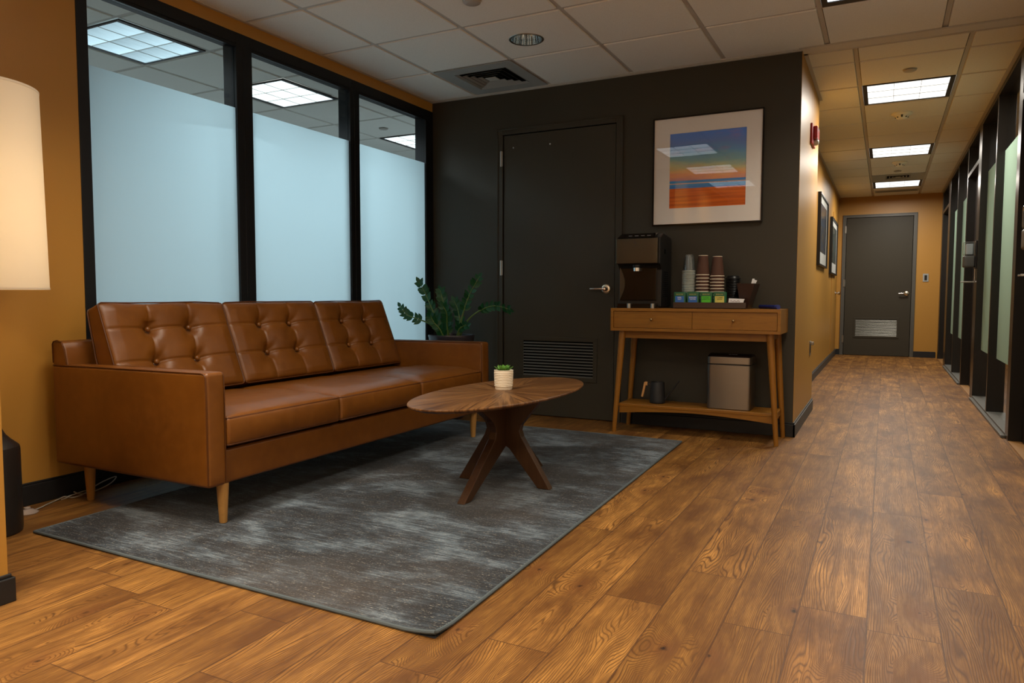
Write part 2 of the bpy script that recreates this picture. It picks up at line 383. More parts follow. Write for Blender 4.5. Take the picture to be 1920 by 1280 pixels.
def mk_glass():
    t = NT('clear_glass'); tr = t.n('ShaderNodeBsdfTransparent', i_Color=(.93, .96, .95)); gl = t.n('ShaderNodeBsdfGlossy', i_Color=(1, 1, 1), i_Roughness=.02)
    mx = t.n('ShaderNodeMixShader', i_0=schlick(t, .018), i_1=tr.outputs[0], i_2=gl.outputs[0])
    t.t.links.new(mx.outputs[0], t.out.inputs[0]); M['glass'] = t.mat
    t = NT('frosted_film'); tl = t.n('ShaderNodeBsdfTranslucent', i_Color=(.80, .90, .93)); df = t.n('ShaderNodeBsdfDiffuse', i_Color=(.62, .66, .66))
    mx = t.n('ShaderNodeMixShader', i_0=.16, i_1=tl.outputs[0], i_2=df.outputs[0]); t.t.links.new(mx.outputs[0], t.out.inputs[0]); M['film'] = t.mat
    t = NT('frosted_film_green'); tl = t.n('ShaderNodeBsdfTranslucent', i_Color=(.70, .90, .80)); df = t.n('ShaderNodeBsdfDiffuse', i_Color=(.30, .42, .34))
    mx = t.n('ShaderNodeMixShader', i_0=.7, i_1=tl.outputs[0], i_2=df.outputs[0]); t.t.links.new(mx.outputs[0], t.out.inputs[0]); M['film_green'] = t.mat
    t = NT('clear_plastic'); tr = t.n('ShaderNodeBsdfTransparent', i_Color=(.90, .92, .92)); gl = t.n('ShaderNodeBsdfGlossy', i_Color=(1, 1, 1), i_Roughness=.06)
    df = t.n('ShaderNodeBsdfDiffuse', i_Color=(.75, .78, .76)); fr = None
    m1 = t.n('ShaderNodeMixShader', i_0=.035, i_1=tr.outputs[0], i_2=df.outputs[0]); m2 = t.n('ShaderNodeMixShader', i_0=schlick(t, .03), i_1=m1.outputs[0], i_2=gl.outputs[0])
    t.t.links.new(m2.outputs[0], t.out.inputs[0]); M['clearplastic'] = t.mat
    t = NT('linen_lamp_shade'); O = t.obj(); x, y, z = t.sep(O)
    wv = t.noise(t.comb(t.m('MULTIPLY', t.m('ARCTAN2', x, y), 90), t.m('MULTIPLY', z, 300), 0), 1, 2)
    cc = t.mix(t.m('MULTIPLY', wv, .12), (.93, .86, .74), (.78, .70, .58))
    tl = t.n('ShaderNodeBsdfTranslucent', i_Color=cc); df = t.n('ShaderNodeBsdfDiffuse', i_Color=cc)
    mx = t.n('ShaderNodeMixShader', i_0=.45, i_1=tl.outputs[0], i_2=df.outputs[0]); t.t.links.new(mx.outputs[0], t.out.inputs[0]); M['shade'] = t.mat
mk_glass()
def mk_panel(name, color, strength, contrast, cells=3):
    """lit reflector cells above a parabolic louvre: the lamps' own emission varies across each cell"""
    t = NT(name); O = t.obj(); x, y, z = t.sep(O)
    s = .54 / cells
    cx = t.m('ABSOLUTE', t.m('SUBTRACT', t.m('FRACT', t.m('DIVIDE', t.m('ADD', x, 9.27), s)), .5)); 
    fy = t.m('FRACT', t.m('DIVIDE', t.m('ADD', y, 9.27), s))
    st = t.noise(t.comb(t.m('MULTIPLY', x, 40), t.m('MULTIPLY', y, 6), 0), 1, 3, .7)
    cell = t.white(t.comb(t.m('FLOOR', t.m('DIVIDE', t.m('ADD', x, 9.27), s)), t.m('FLOOR', t.m('DIVIDE', t.m('ADD', y, 9.27), s)), 1.0))
    b = t.m('ADD', t.m('MULTIPLY', fy, .5), t.m('ADD', t.m('MULTIPLY', st, .4), t.m('MULTIPLY', cell, .35)))
    e = t.n('ShaderNodeEmission', i_Color=color, i_Strength=t.m('MULTIPLY', strength, t.m('ADD', 1 - contrast, t.m('MULTIPLY', b, contrast))))
    t.t.links.new(e.outputs[0], t.out.inputs[0]); M[name] = t.mat
mk_panel('lit_panel_lobby', (.88, .95, 1.0), 3.6, .5); mk_panel('lit_panel_corridor', (1.0, .98, .92), 1.9, .5)
mk_panel('lit_panel_office_dim', (.62, .86, 1.0), 1.25, .75); mk_panel('lit_panel_office', (.85, .95, 1.0), 2.2, .5)
M['diffuser'] = plain('diffuser_grey', (.33, .335, .315), .45, .3)
M['offwhite'] = plain('detector_plastic', (.90, .84, .68), .45, .4)
M['red'] = plain('alarm_red', (.42, .02, .02), .35, .5)
M['mat'] = plain('picture_mat_board', (.78, .74, .70), .8, .1, coat=0.0)
M['leaf'] = plain('zz_leaf', (.010, .070, .022), .38, .32, sc=60)
M['stem'] = plain('zz_stem', (.10, .16, .035), .45, .4)
M['soil'] = plain('soil', (.03, .02, .012), .95, .1, bs=.8, sc=90)
M['pot'] = plain('dark_ceramic_pot', (.030, .026, .034), .3, .5)
M['ceramic'] = plain('cream_ceramic', (.80, .70, .54), .35, .45)
M['succulent'] = plain('succulent_leaf', (.13, .33, .055), .4, .4, sc=60)
M['cup'] = plain('brown_ripple_cup', (.085, .040, .026), .65, .2); M['rim'] = plain('cream_paper_rim', (.72, .62, .47), .55, .3)
M['plasticcup'] = plain('frosted_cup_stack', (.50, .54, .50), .3, .5)
M['bronze_lamp'] = plain('dark_lamp_metal', (.030, .024, .021), .36, .5, .4)
M['org'] = plain('dark_brown_organizer', (.035, .015, .010), .3, .5)
M['navy'] = plain('navy_case', (.012, .018, .11), .5, .3)
M['goldtext'] = plain('gold_print', (.42, .36, .10), .4); M['whitetext'] = plain('white_print', (.8, .8, .8), .5)
M['darktext'] = plain('dark_print', (.02, .02, .02), .5); M['greentext'] = plain('dark_green_print', (.01, .07, .02), .5)

# ------------------------------------------------------------------ setting: floor, walls
H = 2.438
struct(MB().box(-.12, 6.2, -7, 7.64, -.05, 0), 'floor', M['floor'])
struct(MB().box(-3.7, -.12, -4.2, 3.4, -.05, 0), 'floor_office', M['carpet'])
# left wall (ochre): solid piece, header strip over the glazing
m = MB(); m.box(-.12, 0, -3.95, -2.885, 0, 2.52); m.box(-.12, 0, -2.885, 0, 2.367, 2.52)
struct(m, 'wall_left', M['yellow'])
struct(MB().box(-.12, .985, -7, -3.769, 0, 2.52), 'wall_stub', M['yellow'])
m = MB(); m.box(.0, .997, -3.769, -3.755, 0, .073); m.box(.985, 1.0, -7, -3.755, 0, .073); m.box(.985, .993, -7, -3.762, .073, .084)
struct(m, 'baseboard_stub', M['black'], bevel=.003)
m = MB(); m.box(0, .014, -3.755, -2.89, 0, .088); m.box(0, .007, -3.755, -2.89, .088, .098)
struct(m, 'baseboard_left', M['black'], bevel=.003)
# back wall (charcoal) with door opening
D1, D2, DH = .641, 1.546, 2.123
m = MB(); m.box(-.12, D1, 0, .10, 0, 2.52); m.box(D2, 2.755, 0, .10, 0, 2.52); m.box(D1, D2, 0, .10, DH, 2.52)
struct(m, 'wall_back', M['dark'])
m = MB(); m.box(2.755, 2.757, 0, .10, 0, 2.52); m.box(2.3, 2.757, .10, 1.30, 0, 2.52); m.box(2.3, 2.58, 1.30, 7.64, 0, 2.52)
struct(m, 'wall_corridor_left', M['yellow'])
EY = 7.518; E1, E2 = 2.693, 3.609
m = MB(); m.box(2.58, E1, EY, EY + .12, 0, 2.52); m.box(E2, 4.1, EY, EY + .12, 0, 2.52); m.box(E1, E2, EY, EY + .12, DH, 2.52)
struct(m, 'wall_end', M['yellow'])
XR = 3.97
m = MB(); m.box(XR, XR + .12, -7, -.62, 0, 2.52); struct(m, 'wall_right', M['cream'])
struct(MB().box(-.12, XR + .12, -7.12, -7, 0, 2.52), 'wall_behind', M['cream'])
# baseboards: back wall, pilaster, corridor, end wall
def bb(m, x0, x1, y0, y1, nx=0, ny=0, h=.088):
    m.box(x0, x1, y0, y1, 0, h)
m = MB(); m.box(1.61, 2.770, -.015, 0, 0, .082); m.box(1.61, 2.764, -.008, 0, .082, .094); m.box(.0, .59, -.015, 0, 0, .082); m.box(0, .59, -.008, 0, .082, .094)
struct(m, 'baseboard_back', M['black'], bevel=.002)
m = MB(); m.box(2.757, 2.770, -.015, 1.30, 0, .082); m.box(2.757, 2.764, -.008, 1.30, .082, .094)
m.box(2.58, 2.593, 1.30, EY, 0, .082); m.box(2.58, 2.587, 1.30, EY, .082, .094)
struct(m, 'baseboard_corridor', plain('grey_base_vinyl', (.050, .050, .046), .5, .4), bevel=.002)
m = MB(); m.box(2.593, E1 - .05, EY - .012, EY, 0, .09); m.box(E2 + .05, XR - .02, EY - .012, EY, 0, .09)
struct(m, 'baseboard_end', M['black'], bevel=.002)

# ------------------------------------------------------------------ ceilings: tegular tiles on a grid
def ceiling(name, xs, ys, omit=(), holes=(), gx=.024, tilez=H, gridz=H + .006, mats=None):
    m = MB(); m.mi = 1; g = gx / 2
    m.box(xs[0], xs[-1], ys[0], ys[-1], gridz + .12, gridz + .14)
    for i, x in enumerate(xs):
        a = x - g if i else x; b = x + g if i < len(xs) - 1 else x + .001
        if i == 0: b = x + .001
        m.box(a, b, ys[0], ys[-1], gridz, gridz + .03)
    for j, y in enumerate(ys[1:-1]):
        for i in range(len(xs) - 1): m.box(xs[i] + (g if i else 0.001), xs[i + 1] - g, y - g, y + g, gridz, gridz + .03)
    m.mi = 0
    for i in range(len(xs) - 1):
        for j in range(len(ys) - 1):
            if (i, j) in omit: continue
            x0 = xs[i] + (g if i else 0); x1 = xs[i + 1] - (g if i < len(xs) - 2 else 0); y0 = ys[j] + (g if j else 0); y1 = ys[j + 1] - (g if j < len(ys) - 2 else 0)
            e = .005
            vs = [(x0, y0, gridz + .012), (x1, y0, gridz + .012), (x1, y1, gridz + .012), (x0, y1, gridz + .012), (x0 + e, y0 + e, tilez), (x1 - e, y0 + e, tilez), (x1 - e, y1 - e, tilez), (x0 + e, y1 - e, tilez)]
            sides = [(0, 4, 5, 1), (1, 5, 6, 2), (2, 6, 7, 3), (3, 7, 4, 0)]
            hole = [h for h in holes if x0 < h[0] < x1 and y0 < h[1] < y1]
            if not hole: m.add(vs, [(4, 7, 6, 5)] + sides); continue
            m.add(vs, sides); hx_, hy__, hr = hole[0]; N = 48; ring = []; sq = []
            for k in range(N):
                a = 2 * math.pi * k / N; ca, sa = math.cos(a), math.sin(a)
                tx = ((x1 - e - hx_) / ca if ca > 1e-6 else ((x0 + e - hx_) / ca if ca < -1e-6 else 9)); ty = ((y1 - e - hy__) / sa if sa > 1e-6 else ((y0 + e - hy__) / sa if sa < -1e-6 else 9)); tt = min(tx, ty)
                ring.append((hx_ + hr * ca, hy__ + hr * sa, tilez)); sq.append((hx_ + tt * ca, hy__ + tt * sa, tilez))
            m.add(ring + sq, [(k, N + k, N + (k + 1) % N, (k + 1) % N)[::-1] for k in range(N)])
            for cx_, cy_2 in ((x0 + e, y0 + e), (x1 - e, y0 + e), (x1 - e, y1 - e), (x0 + e, y1 - e)):
                ac = math.atan2(cy_2 - hy__, cx_ - hx_) % (2 * math.pi); k = int(ac / (2 * math.pi) * N) % N
                m.add([sq[k], sq[(k + 1) % N], (cx_, cy_2, tilez)], [(0, 1, 2)])
    return struct(m, name, [M['tile'], M['grid']])
GX, GW = .429, .618
rx = [.0] + [GX + GW * i for i in range(6)] + [XR]
ry = [-7.0] + [-.667 - .622 * k for k in range(9, -1, -1)] + [-.045]
def cell(xs, ys, x, y):
    return (max(i for i in range(len(xs) - 1) if xs[i] <= x), max(j for j in range(len(ys) - 1) if ys[j] <= y))
omit = [cell(rx, ry, .7, -.3)] + [cell(rx, ry, x, y) for x, y in LOBBY]
ceiling('ceiling', rx, ry, omit, [(1.302, -.956, .094)])
m = MB()
m.box(2.757, XR, -.045, .077, H - .001, H + .03); m.box(0, 2.757, -.045, 0, H - .001, H + .03)
struct(m, 'ceiling_header', M['drywall'])
m = MB(); m.box(2.74, XR, -.062, -.040, H - .004, H - .001); m.box(0, 2.757, -.022, 0, H - .004, H - .001); m.box(0, .02, -7, -.022, H - .003, H)
struct(m, 'trim_room_ceiling', M['grid'])
hx = [2.58, 3.05, 3.669, XR]; hy = [.077, .40] + [1.02 + .6272 * k for k in range(0, 11)] + [EY]
hy = [v for v in hy if v < EY - .05] + [EY]
homit = [cell(hx, hy, x, y) for x, y in HALLL] + [cell(hx, hy, 3.3, 5.7)]
ceiling('ceiling_corridor', hx, hy, homit)
m = MB(); m.box(2.757, 2.779, .077, 1.30, H - .004, H); m.box(2.58, 2.602, 1.30, EY, H - .004, H); m.box(XR - .025, XR, .077, EY, H - .004, H); m.box(2.757, XR, .077, .097, H - .004, H)
struct(m, 'trim_corridor_ceiling', M['grid'])
ox = [-3.7, -3.03, -2.42, -1.81, -1.19, -.57, -.12]; oy = [-4.2] + [-2.29 + .6245 * k for k in range(-2, 9)] + [3.4]
oomit = [cell(ox, oy, x, y) for x, y in OFFICE]
ceiling('ceiling_office', ox, oy, oomit)
# office shell
m = MB(); m.box(-3.8, -3.7, -4.2, 3.4, 0, 2.52); m.box(-3.8, -.12, -4.3, -4.2, 0, 2.52); m.box(-3.8, -.12, 3.4, 3.5, 0, 2.52); m.box(-.12, -.02, .1, 3.4, 0, 2.52); m.box(-.14, -.12, -4.2, -2.885, 0, 2.52)
struct(m, 'wall_office', M['white'])
# rooms behind the corridor glazing
m = MB(); m.box(6.2, 6.3, -.62, 7.64, 0, 2.52); m.box(4.09, 6.3, 7.64, 7.74, 0, 2.52); m.box(4.09, 6.3, -.72, -.62, 0, 2.52)
struct(m, 'wall_far_right', M['white'])
struct(MB().box(4.09, 6.3, -.62, 7.64, H, H + .05), 'ceiling_side_rooms', M['tile'])

# ------------------------------------------------------------------ window_1: glazed partition on the left
m = MB()
for (a, b) in [(-2.885, -2.832), (-1.98, -1.867), (-1.011, -.915), (-.10, -.0)]: m.box(-.10, .004, a, b, 0, 2.367)
m.box(-.10, .003, -2.885, 0, 2.303, 2.367); m.box(-.10, .003, -2.885, 0, 0, .07); m.box(-.10, .0, -2.885, 0, .07, .095)
m.box(-.012, 0.0005, -2.885, 0, 2.288, 2.303)
m.box(-.012, .006, -1.935, -1.915, .1, 2.3); m.box(-.012, .006, -.97, -.955, .1, 2.3)
win = struct(m, 'window_1', M['frame'], bevel=.002)
for (a, b) in [(-2.832, -1.98), (-1.867, -1.011), (-.915, -.10)]:
    bl(MB().box(-.020, -.014, a, b, .095, 2.29), 'pane', M['glass'], win)
    tag(bl(MB().box(-.0125, -.0118, a, b, .095, 1.955), 'frosted_film', M['film'], win), 'pale blue frosted film')

# ------------------------------------------------------------------ doors
def lever(parent, x, y, z, dirx, nrm=-1):
    """rose on the face plane y, spindle, lever pointing dirx"""
    m = MB(); m.lathe([(0, 0), (.034, 0), (.034, nrm * .006), (.030, nrm * .010), (.022, nrm * .012), (0.0, nrm * .012)], (x, y, z), 32, 'y')
    h = bl(m, 'handle', M['rose'], parent, smooth=True)
    m = MB(); m.frustum((x, y + nrm * .01, z), (x, y + nrm * .035, z), .017, .013, 20); m.lathe([(0, .0), (.012, .002), (.016, .008), (.016, .014), (.010, .02), (0, .021)], (x, y + nrm * .055, z), 20, 'y')
    m.tube([(x, y + nrm * .045, z), (x + dirx * .03, y + nrm * .050, z), (x + dirx * .08, y + nrm * .050, z), (x + dirx * .105, y + nrm * .047, z)], .0095, 12)
    bl(m, 'lever', M['steel'], h, smooth=True)
def door(name, x0, x1, y, mat, framemat, hinge_side, hx, lv, slat, n, labels=None):
    """frame, leaf, hinges, louvre panel, handle in a wall whose face is at y (seen from -y)"""
    leaf = struct(MB().box(x0 + .006, x1 - .006, y - .002, y + .042, .006, DH - .006), name, mat, loc=(x0, y, 0), bevel=.002)
    WL[leaf.name] = Vector((x0, y, 0))
    m = MB(); f = .05
    m.box(x0 - f, x0, y - .012, y + .10, 0, DH + .043); m.box(x1, x1 + f, y - .012, y + .10, 0, DH + .043); m.box(x0, x1, y - .012, y + .10, DH, DH + .043)
    m.box(x0 - f, x0 - f + .012, y - .018, y - .012, 0, DH + .043); m.box(x1 + f - .012, x1 + f, y - .018, y - .012, 0, DH + .043); m.box(x0 - f, x1 + f, y - .018, y - .012, DH + .031, DH + .043)
    bl(m, 'door_frame', framemat, leaf, bevel=.002)
    for z in (.25, 1.12, 1.945):
        m = MB(); m.frustum((hx, y - .016, z - .057), (hx, y - .016, z + .057), .0075, .0075, 10); m.box(hx - .012, hx + .012, y - .014, y - .010, z - .055, z + .055)
        for k in range(1, 5): m.frustum((hx, y - .016, z - .057 + .0228 * k - .001), (hx, y - .016, z - .057 + .0228 * k + .001), .0082, .0082, 10)
        bl(m, 'hinge', M['hinge_metal'], leaf, smooth=True)
    a, b, z0, z1 = lv
    m = MB(); t = .030
    m.box(a, b, y - .010, y - .002, z0, z0 + t); m.box(a, b, y - .010, y - .002, z1 - t, z1); m.box(a, a + t, y - .010, y - .002, z0 + t, z1 - t); m.box(b - t, b, y - .010, y - .002, z0 + t, z1 - t)
    g = bl(m, 'louver_frame', mat, leaf, bevel=.0015)
    bl(MB().box(a + t, b - t, y - .003, y - .002, z0 + t, z1 - t), 'shade_backing', M['void'], g)  # black sheet painted as the shade between the slats
    m = MB(); hgt = (z1 - z0 - 2 * t) / n
    for k in range(n):
        zb = z0 + t + hgt * k
        m.prism([(y - .0035, zb + hgt * .46), (y - .0042, zb + hgt * .54), (y - .0105, zb + hgt * .14), (y - .0098, zb + hgt * .04)], a + t, b - t, 'x')
    bl(m, 'louver_slats', slat, g)
    return leaf
d1 = door('door_1', D1, D2, 0.0, M['darkdoor'], M['darkdoor'], -1, D1 - .010, (.790, 1.414, .275, .600), M['louvre'], 12)
lever(d1, 1.479, -.002, .957, -1)
for x in (.729, 1.033):
    m = MB(); m.lathe([(0, -.006), (.006, -.005), (.008, 0)], (x, -.002, 2.022), 12, 'y'); bl(m, 'screw', M['steel'], d1, smooth=True)
d2 = door('door_2', E1, E2, EY, M['darkdoor'], M['louvre'], -1, E1 - .008, (2.832, 3.458, .275, .590), M['louvre_lit'], 12)
lever(d2, 3.547, EY - .002, .958, -1)
# door in the corridor's left wall
d3 = struct(MB().box(2.575, 2.586, 6.25, 7.12, .01, 2.10), 'door_3', M['yellow'], loc=(2.58, 6.7, 0))
WL[d3.name] = Vector((2.58, 6.7, 0))
m = MB(); m.lathe([(0, 0), (.03, 0), (.03, .006), (.012, .012), (.012, .035), (.026, .045), (.028, .06), (.015, .07), (0, .072)], (2.586, 7.04, .96), 20, 'x'); bl(m, 'knob', M['steel'], d3, smooth=True)

# ------------------------------------------------------------------ window_2: glazed partition along the corridor's right side
m = MB(); ZT = H - .004
posts = [(.47, .593), (1.585, 1.626), (2.588, 2.80), (3.73, 3.80), (4.84, 4.88), (5.94, 6.25), (7.30, 7.50), (-.62, -.42)]
for (a, b) in posts: m.box(XR, XR + .13, a, b, 0, ZT)
for (a, b) in [(-.42, .47), (2.80, 3.73), (6.25, 7.30)]: m.box(XR, XR + .13, a, b, 2.10, 2.14)
m.box(XR - .001, XR + .13, -.62, 7.50, ZT - .035, ZT)
fr = struct(m, 'window_2', M['bronze'], bevel=.0015)
m = MB()
for (a, b) in [(.593, 2.588), (3.80, 5.94)]:
    m.box(XR - .022, XR + .14, a, b, 0, .018); m.box(XR, XR + .13, a, b, .018, .034)
bl(m, 'sill', plain('grey_metal_sill', (.10, .10, .09), .5, .4), fr, bevel=.002)
for (a, b) in [(.593, 1.585), (1.626, 2.588), (3.80, 4.84), (4.88, 5.94)]:
    bl(MB().box(XR + .056, XR + .062, a, b, .034, ZT - .035), 'pane', M['glass'], fr)
    tag(bl(MB().box(XR + .053, XR + .0545, a, b, .44, 1.99), 'frosted_film', M['film_green'], fr), 'pale green frosted film')
for (a, b) in [(-.42, .47), (2.80, 3.73), (6.25, 7.30)]:
    bl(MB().box(XR + .056, XR + .062, a, b, 2.14, ZT - .035), 'pane', M['glass'], fr)
for k, (a, b) in enumerate([(-.42, .47), (2.80, 3.73), (6.25, 7.30)]):
    dd = struct(MB().box(XR + .070, XR + .112, a + .004, b - .004, .008, 2.097), 'door_%d' % (4 + k), plain('espresso_door', (.010, .007, .006), .4, .3), loc=(XR + .09, a, 0), bevel=.002)
    WL[dd.name] = Vector((XR + .09, a, 0))
    m = MB(); m.lathe([(0, 0), (.03, 0), (.03, -.008), (.012, -.012), (.012, -.04), (0, -.04)], (XR + .070, a + .08, .98), 20, 'x'); m.tube([(XR + .032, a + .08, .98), (XR + .030, a + .19, .98)], .009, 10)
    bl(m, 'handle', M['steel'], dd, smooth=True)
    bl(MB().box(XR + .0, XR + .125, a + .002, b - .002, 0, .006), 'threshold', plain('oak_threshold', (.30, .15, .045), .5), dd)

# ------------------------------------------------------------------ ceiling fixtures
def troffer(x, y, panel, label, group, name='ceiling_light', e=.292, ye=.012):
    t = thing(name, (x, y, H), label, 'ceiling light', group)
    m = MB(); f = .030; z0, z1 = H - .004, H + .0055
    m.box(x - e, x + e, y - e, y - e + ye, z0, z1); m.box(x - e, x + e, y + e - ye, y + e, z0, z1)
    m.box(x - e, x - e + f, y - e + ye, y + e - ye, z0, z1); m.box(x + e - f, x + e, y - e + ye, y + e - ye, z0, z1)
    bl(m, 'frame', M['matteblack'], t)
    bl(MB().box(x - e + f, x + e - f, y - e + ye, y + e - ye, H + .001, H + .004), 'diffuser', M[panel], t)
    m = MB(); s = (2 * e - 2 * f) / 3; sy = (2 * e - 2 * ye) / 3
    for k in (1, 2):
        m.box(x - e + f + s * k - .0012, x - e + f + s * k + .0012, y - e + ye, y + e - ye, H - .003, H + .001)
        m.box(x - e + f, x + e - f, y - e + ye + sy * k - .0012, y - e + ye + sy * k + .0012, H - .003, H + .001)
    bl(m, 'louver', M['hinge_metal'], t)
    return t
for (x, y), l in zip(HALLL, ['square louvred ceiling light nearest in the corridor, above the alarm wall', 'second louvred ceiling light along the corridor, between the two smoke detectors', 'louvred ceiling light farthest down the corridor, beside the air vent']):
    troffer(x, y, 'lit_panel_corridor', l, 'corridor ceiling lights')
for k, ((x, y), l) in enumerate(zip(OFFICE, ['dimmer bluish ceiling light behind the left glass pane', 'bright white ceiling light behind the middle glass pane', 'ceiling light seen behind the right glass pane, near the corner'])):
    troffer(x, y, 'lit_panel_office_dim' if k == 0 else 'lit_panel_office', l, 'office ceiling lights')
for (x, y), l in zip(LOBBY, ['louvred ceiling light over the rug, mirrored highest in the picture', 'louvred ceiling light, second of those mirrored in the picture', 'louvred ceiling light mirrored lowest in the picture', 'louvred ceiling light at the top edge of the frame, over the floor before the corridor', 'louvred ceiling light over the open floor right of the rug', 'added louvred fill light nearest the wall behind the camera']):
    troffer(x, y, 'lit_panel_lobby', l, 'lobby ceiling lights', ye=.055 if y > -1.2 else .012)
# supply diffuser
def diffuser(x0, x1, y0, y1, core, label, nring=4):
    cx, cyy = (x0 + x1) / 2, (y0 + y1) / 2
    t = thing('air_diffuser', (cx, cyy, H), label, 'air vent')
    a, b, c, d = core; z = H - .002
    m = MB(); m.box(x0 + .012, a, y0 + .012, y1 - .012, z, z + .006); m.box(b, x1 - .012, y0 + .012, y1 - .012, z, z + .006); m.box(a, b, y0 + .012, c, z, z + .006); m.box(a, b, d, y1 - .012, z, z + .006)
    bl(m, 'panel', M['diffuser'], t)
    bl(MB().box(a - .004, b + .004, c - .004, d + .004, H + .055, H + .060).box(a - .006, a - .001, c, d, H + .004, H + .055).box(b + .001, b + .006, c, d, H + .004, H + .055).box(a, b, c - .006, c - .001, H + .004, H + .055).box(a, b, d + .001, d + .006, H + .004, H + .055), 'duct', M['void'], t)
    mx, my = (a + b) / 2, (c + d) / 2; hw, hd = (b - a) / 2, (d - c) / 2
    m = MB()
    for k in range(nring):
        so = 1 - k / (nring + 1.0); si = so - .5 / (nring + 1)
        vo = [(mx + sx * hw * so, my + sy * hd * so, H - .003) for sx, sy in ((-1, -1), (1, -1), (1, 1), (-1, 1))]
        vi = [(mx + sx * (hw * so - .018), my + sy * (hd * so - .018), H + .007) for sx, sy in ((-1, -1), (1, -1), (1, 1), (-1, 1))]
        vo = [(v[0], v[1], H - .004) for v in vo]
        m.add(vo + vi, [(i, (i + 1) % 4, 4 + (i + 1) % 4, 4 + i) for i in range(4)] + [(4 + i, 4 + (i + 1) % 4, (i + 1) % 4, i) for i in range(4)])
    si = .2
    m.box(mx - hw * si, mx + hw * si, my - hd * si, my + hd * si, H - .004, H)
    bl(m, 'vanes', plain('vane_metal', (.50, .48, .43), .4, .4), t)
diffuser(.429, 1.047, -.667, -.045, (.545, .945, -.55, -.165), 'grey square air diffuser with nested vanes in the lobby ceiling by the charcoal wall')
diffuser(3.05, 3.669, hy[hy.index(1.02) + 7], hy[hy.index(1.02) + 8], (3.22, 3.50, 5.52, 5.82), 'grey air vent in the corridor ceiling before the farthest light', 3)
t = thing('return_vent', (3.36, 7.02, H), 'narrow grey slot vent in the corridor ceiling next to the end wall', 'air vent')
bl(MB().box(3.08, 3.64, 6.90, 7.11, H - .006, H - .001), 'panel', M['diffuser'], t); bl(MB().box(3.10, 3.62, 6.95, 7.05, H - .008, H - .006), 'slot', plain('slot_grey', (.16, .16, .14), .6), t)
# recessed downlight
t = thing('downlight', (1.302, -.956, H), 'round chrome recessed downlight, switched off, in the lobby ceiling', 'downlight')
m = MB(); m.lathe([(.092, -.001), (.098, -.004), (.104, -.003), (.106, 0)], (1.302, -.956, H), 40); bl(m, 'trim_ring', M['hinge_metal'], t, smooth=True)
m = MB(); m.lathe([(.0935, -.002), (.088, .03), (.078, .06), (.062, .09), (.045, .105), (.0, .106)], (1.302, -.956, H), 48)
def mk_chrome():
    t_ = NT('reflector_chrome'); O = t_.obj(); x, y, z = t_.sep(O); a = t_.m('ARCTAN2', x, y)
    f = t_.noise(t_.comb(t_.m('MULTIPLY', a, 2.2), 0.0, 0.0), 1.3, 2)
    return t_.bsdf((.72, .78, .80), .10, .5, 1.0, bump=f, bstr=1.0, bdist=.12)
bl(m, 'reflector', mk_chrome(), t, smooth=True)
def cap(x, y, label, r=.04):
    t = thing('sprinkler_cover', (x, y, H), label, 'sprinkler')
    m = MB(); m.lathe([(0, -.012), (r * .9, -.012), (r, -.009), (r, -.006), (r * .6, -.004), (r * .5, 0)], (x, y, H), 28); bl(m, 'cover_plate', plain('cap_grey', (.42, .38, .33), .5), t, smooth=True)
    m = MB(); m.lathe([(r * 1.08, -.002), (r * 1.12, 0)], (x, y, H), 28); bl(m, 'ring', M['grid'], t)
cap(1.298, -1.593, 'round flat sprinkler cover in the lobby ceiling at the top of the frame', .045)
cap(3.363, .727, 'round sprinkler cover in the corridor ceiling before the nearest light')
cap(3.349, 5.145, 'round sprinkler cover far along the corridor, just before the vent')
cap(-.876, .516, 'round sprinkler cover on the office ceiling behind the right glass pane')
def smoke(x, y, label):
    t = thing('smoke_detector', (x, y, H), label, 'smoke detector', 'corridor smoke detectors')
    m = MB(); m.lathe([(.0, 0), (.075, 0), (.078, -.010), (.072, -.016), (.055, -.022), (.05, -.03), (.035, -.048), (.02, -.052), (0, -.052)], (x, y, H), 32); bl(m, 'body', M['offwhite'], t, smooth=True)
    m = MB()
    for k in range(8):
        a = k * math.pi / 4; m.box(x + .044 * math.cos(a) - .006, x + .044 * math.cos(a) + .006, y + .044 * math.sin(a) - .006, y + .044 * math.sin(a) + .006, H - .040, H - .033)
    m.box(x - .008, x + .008, y - .058, y - .050, H - .032, H - .024)
    bl(m, 'sensor_slots', M['blackplastic'], t)
smoke(3.339, 2.027, 'cream smoke detector just past the nearest corridor light'); smoke(3.362, 4.523, 'cream smoke detector farther down the corridor, past the second light')

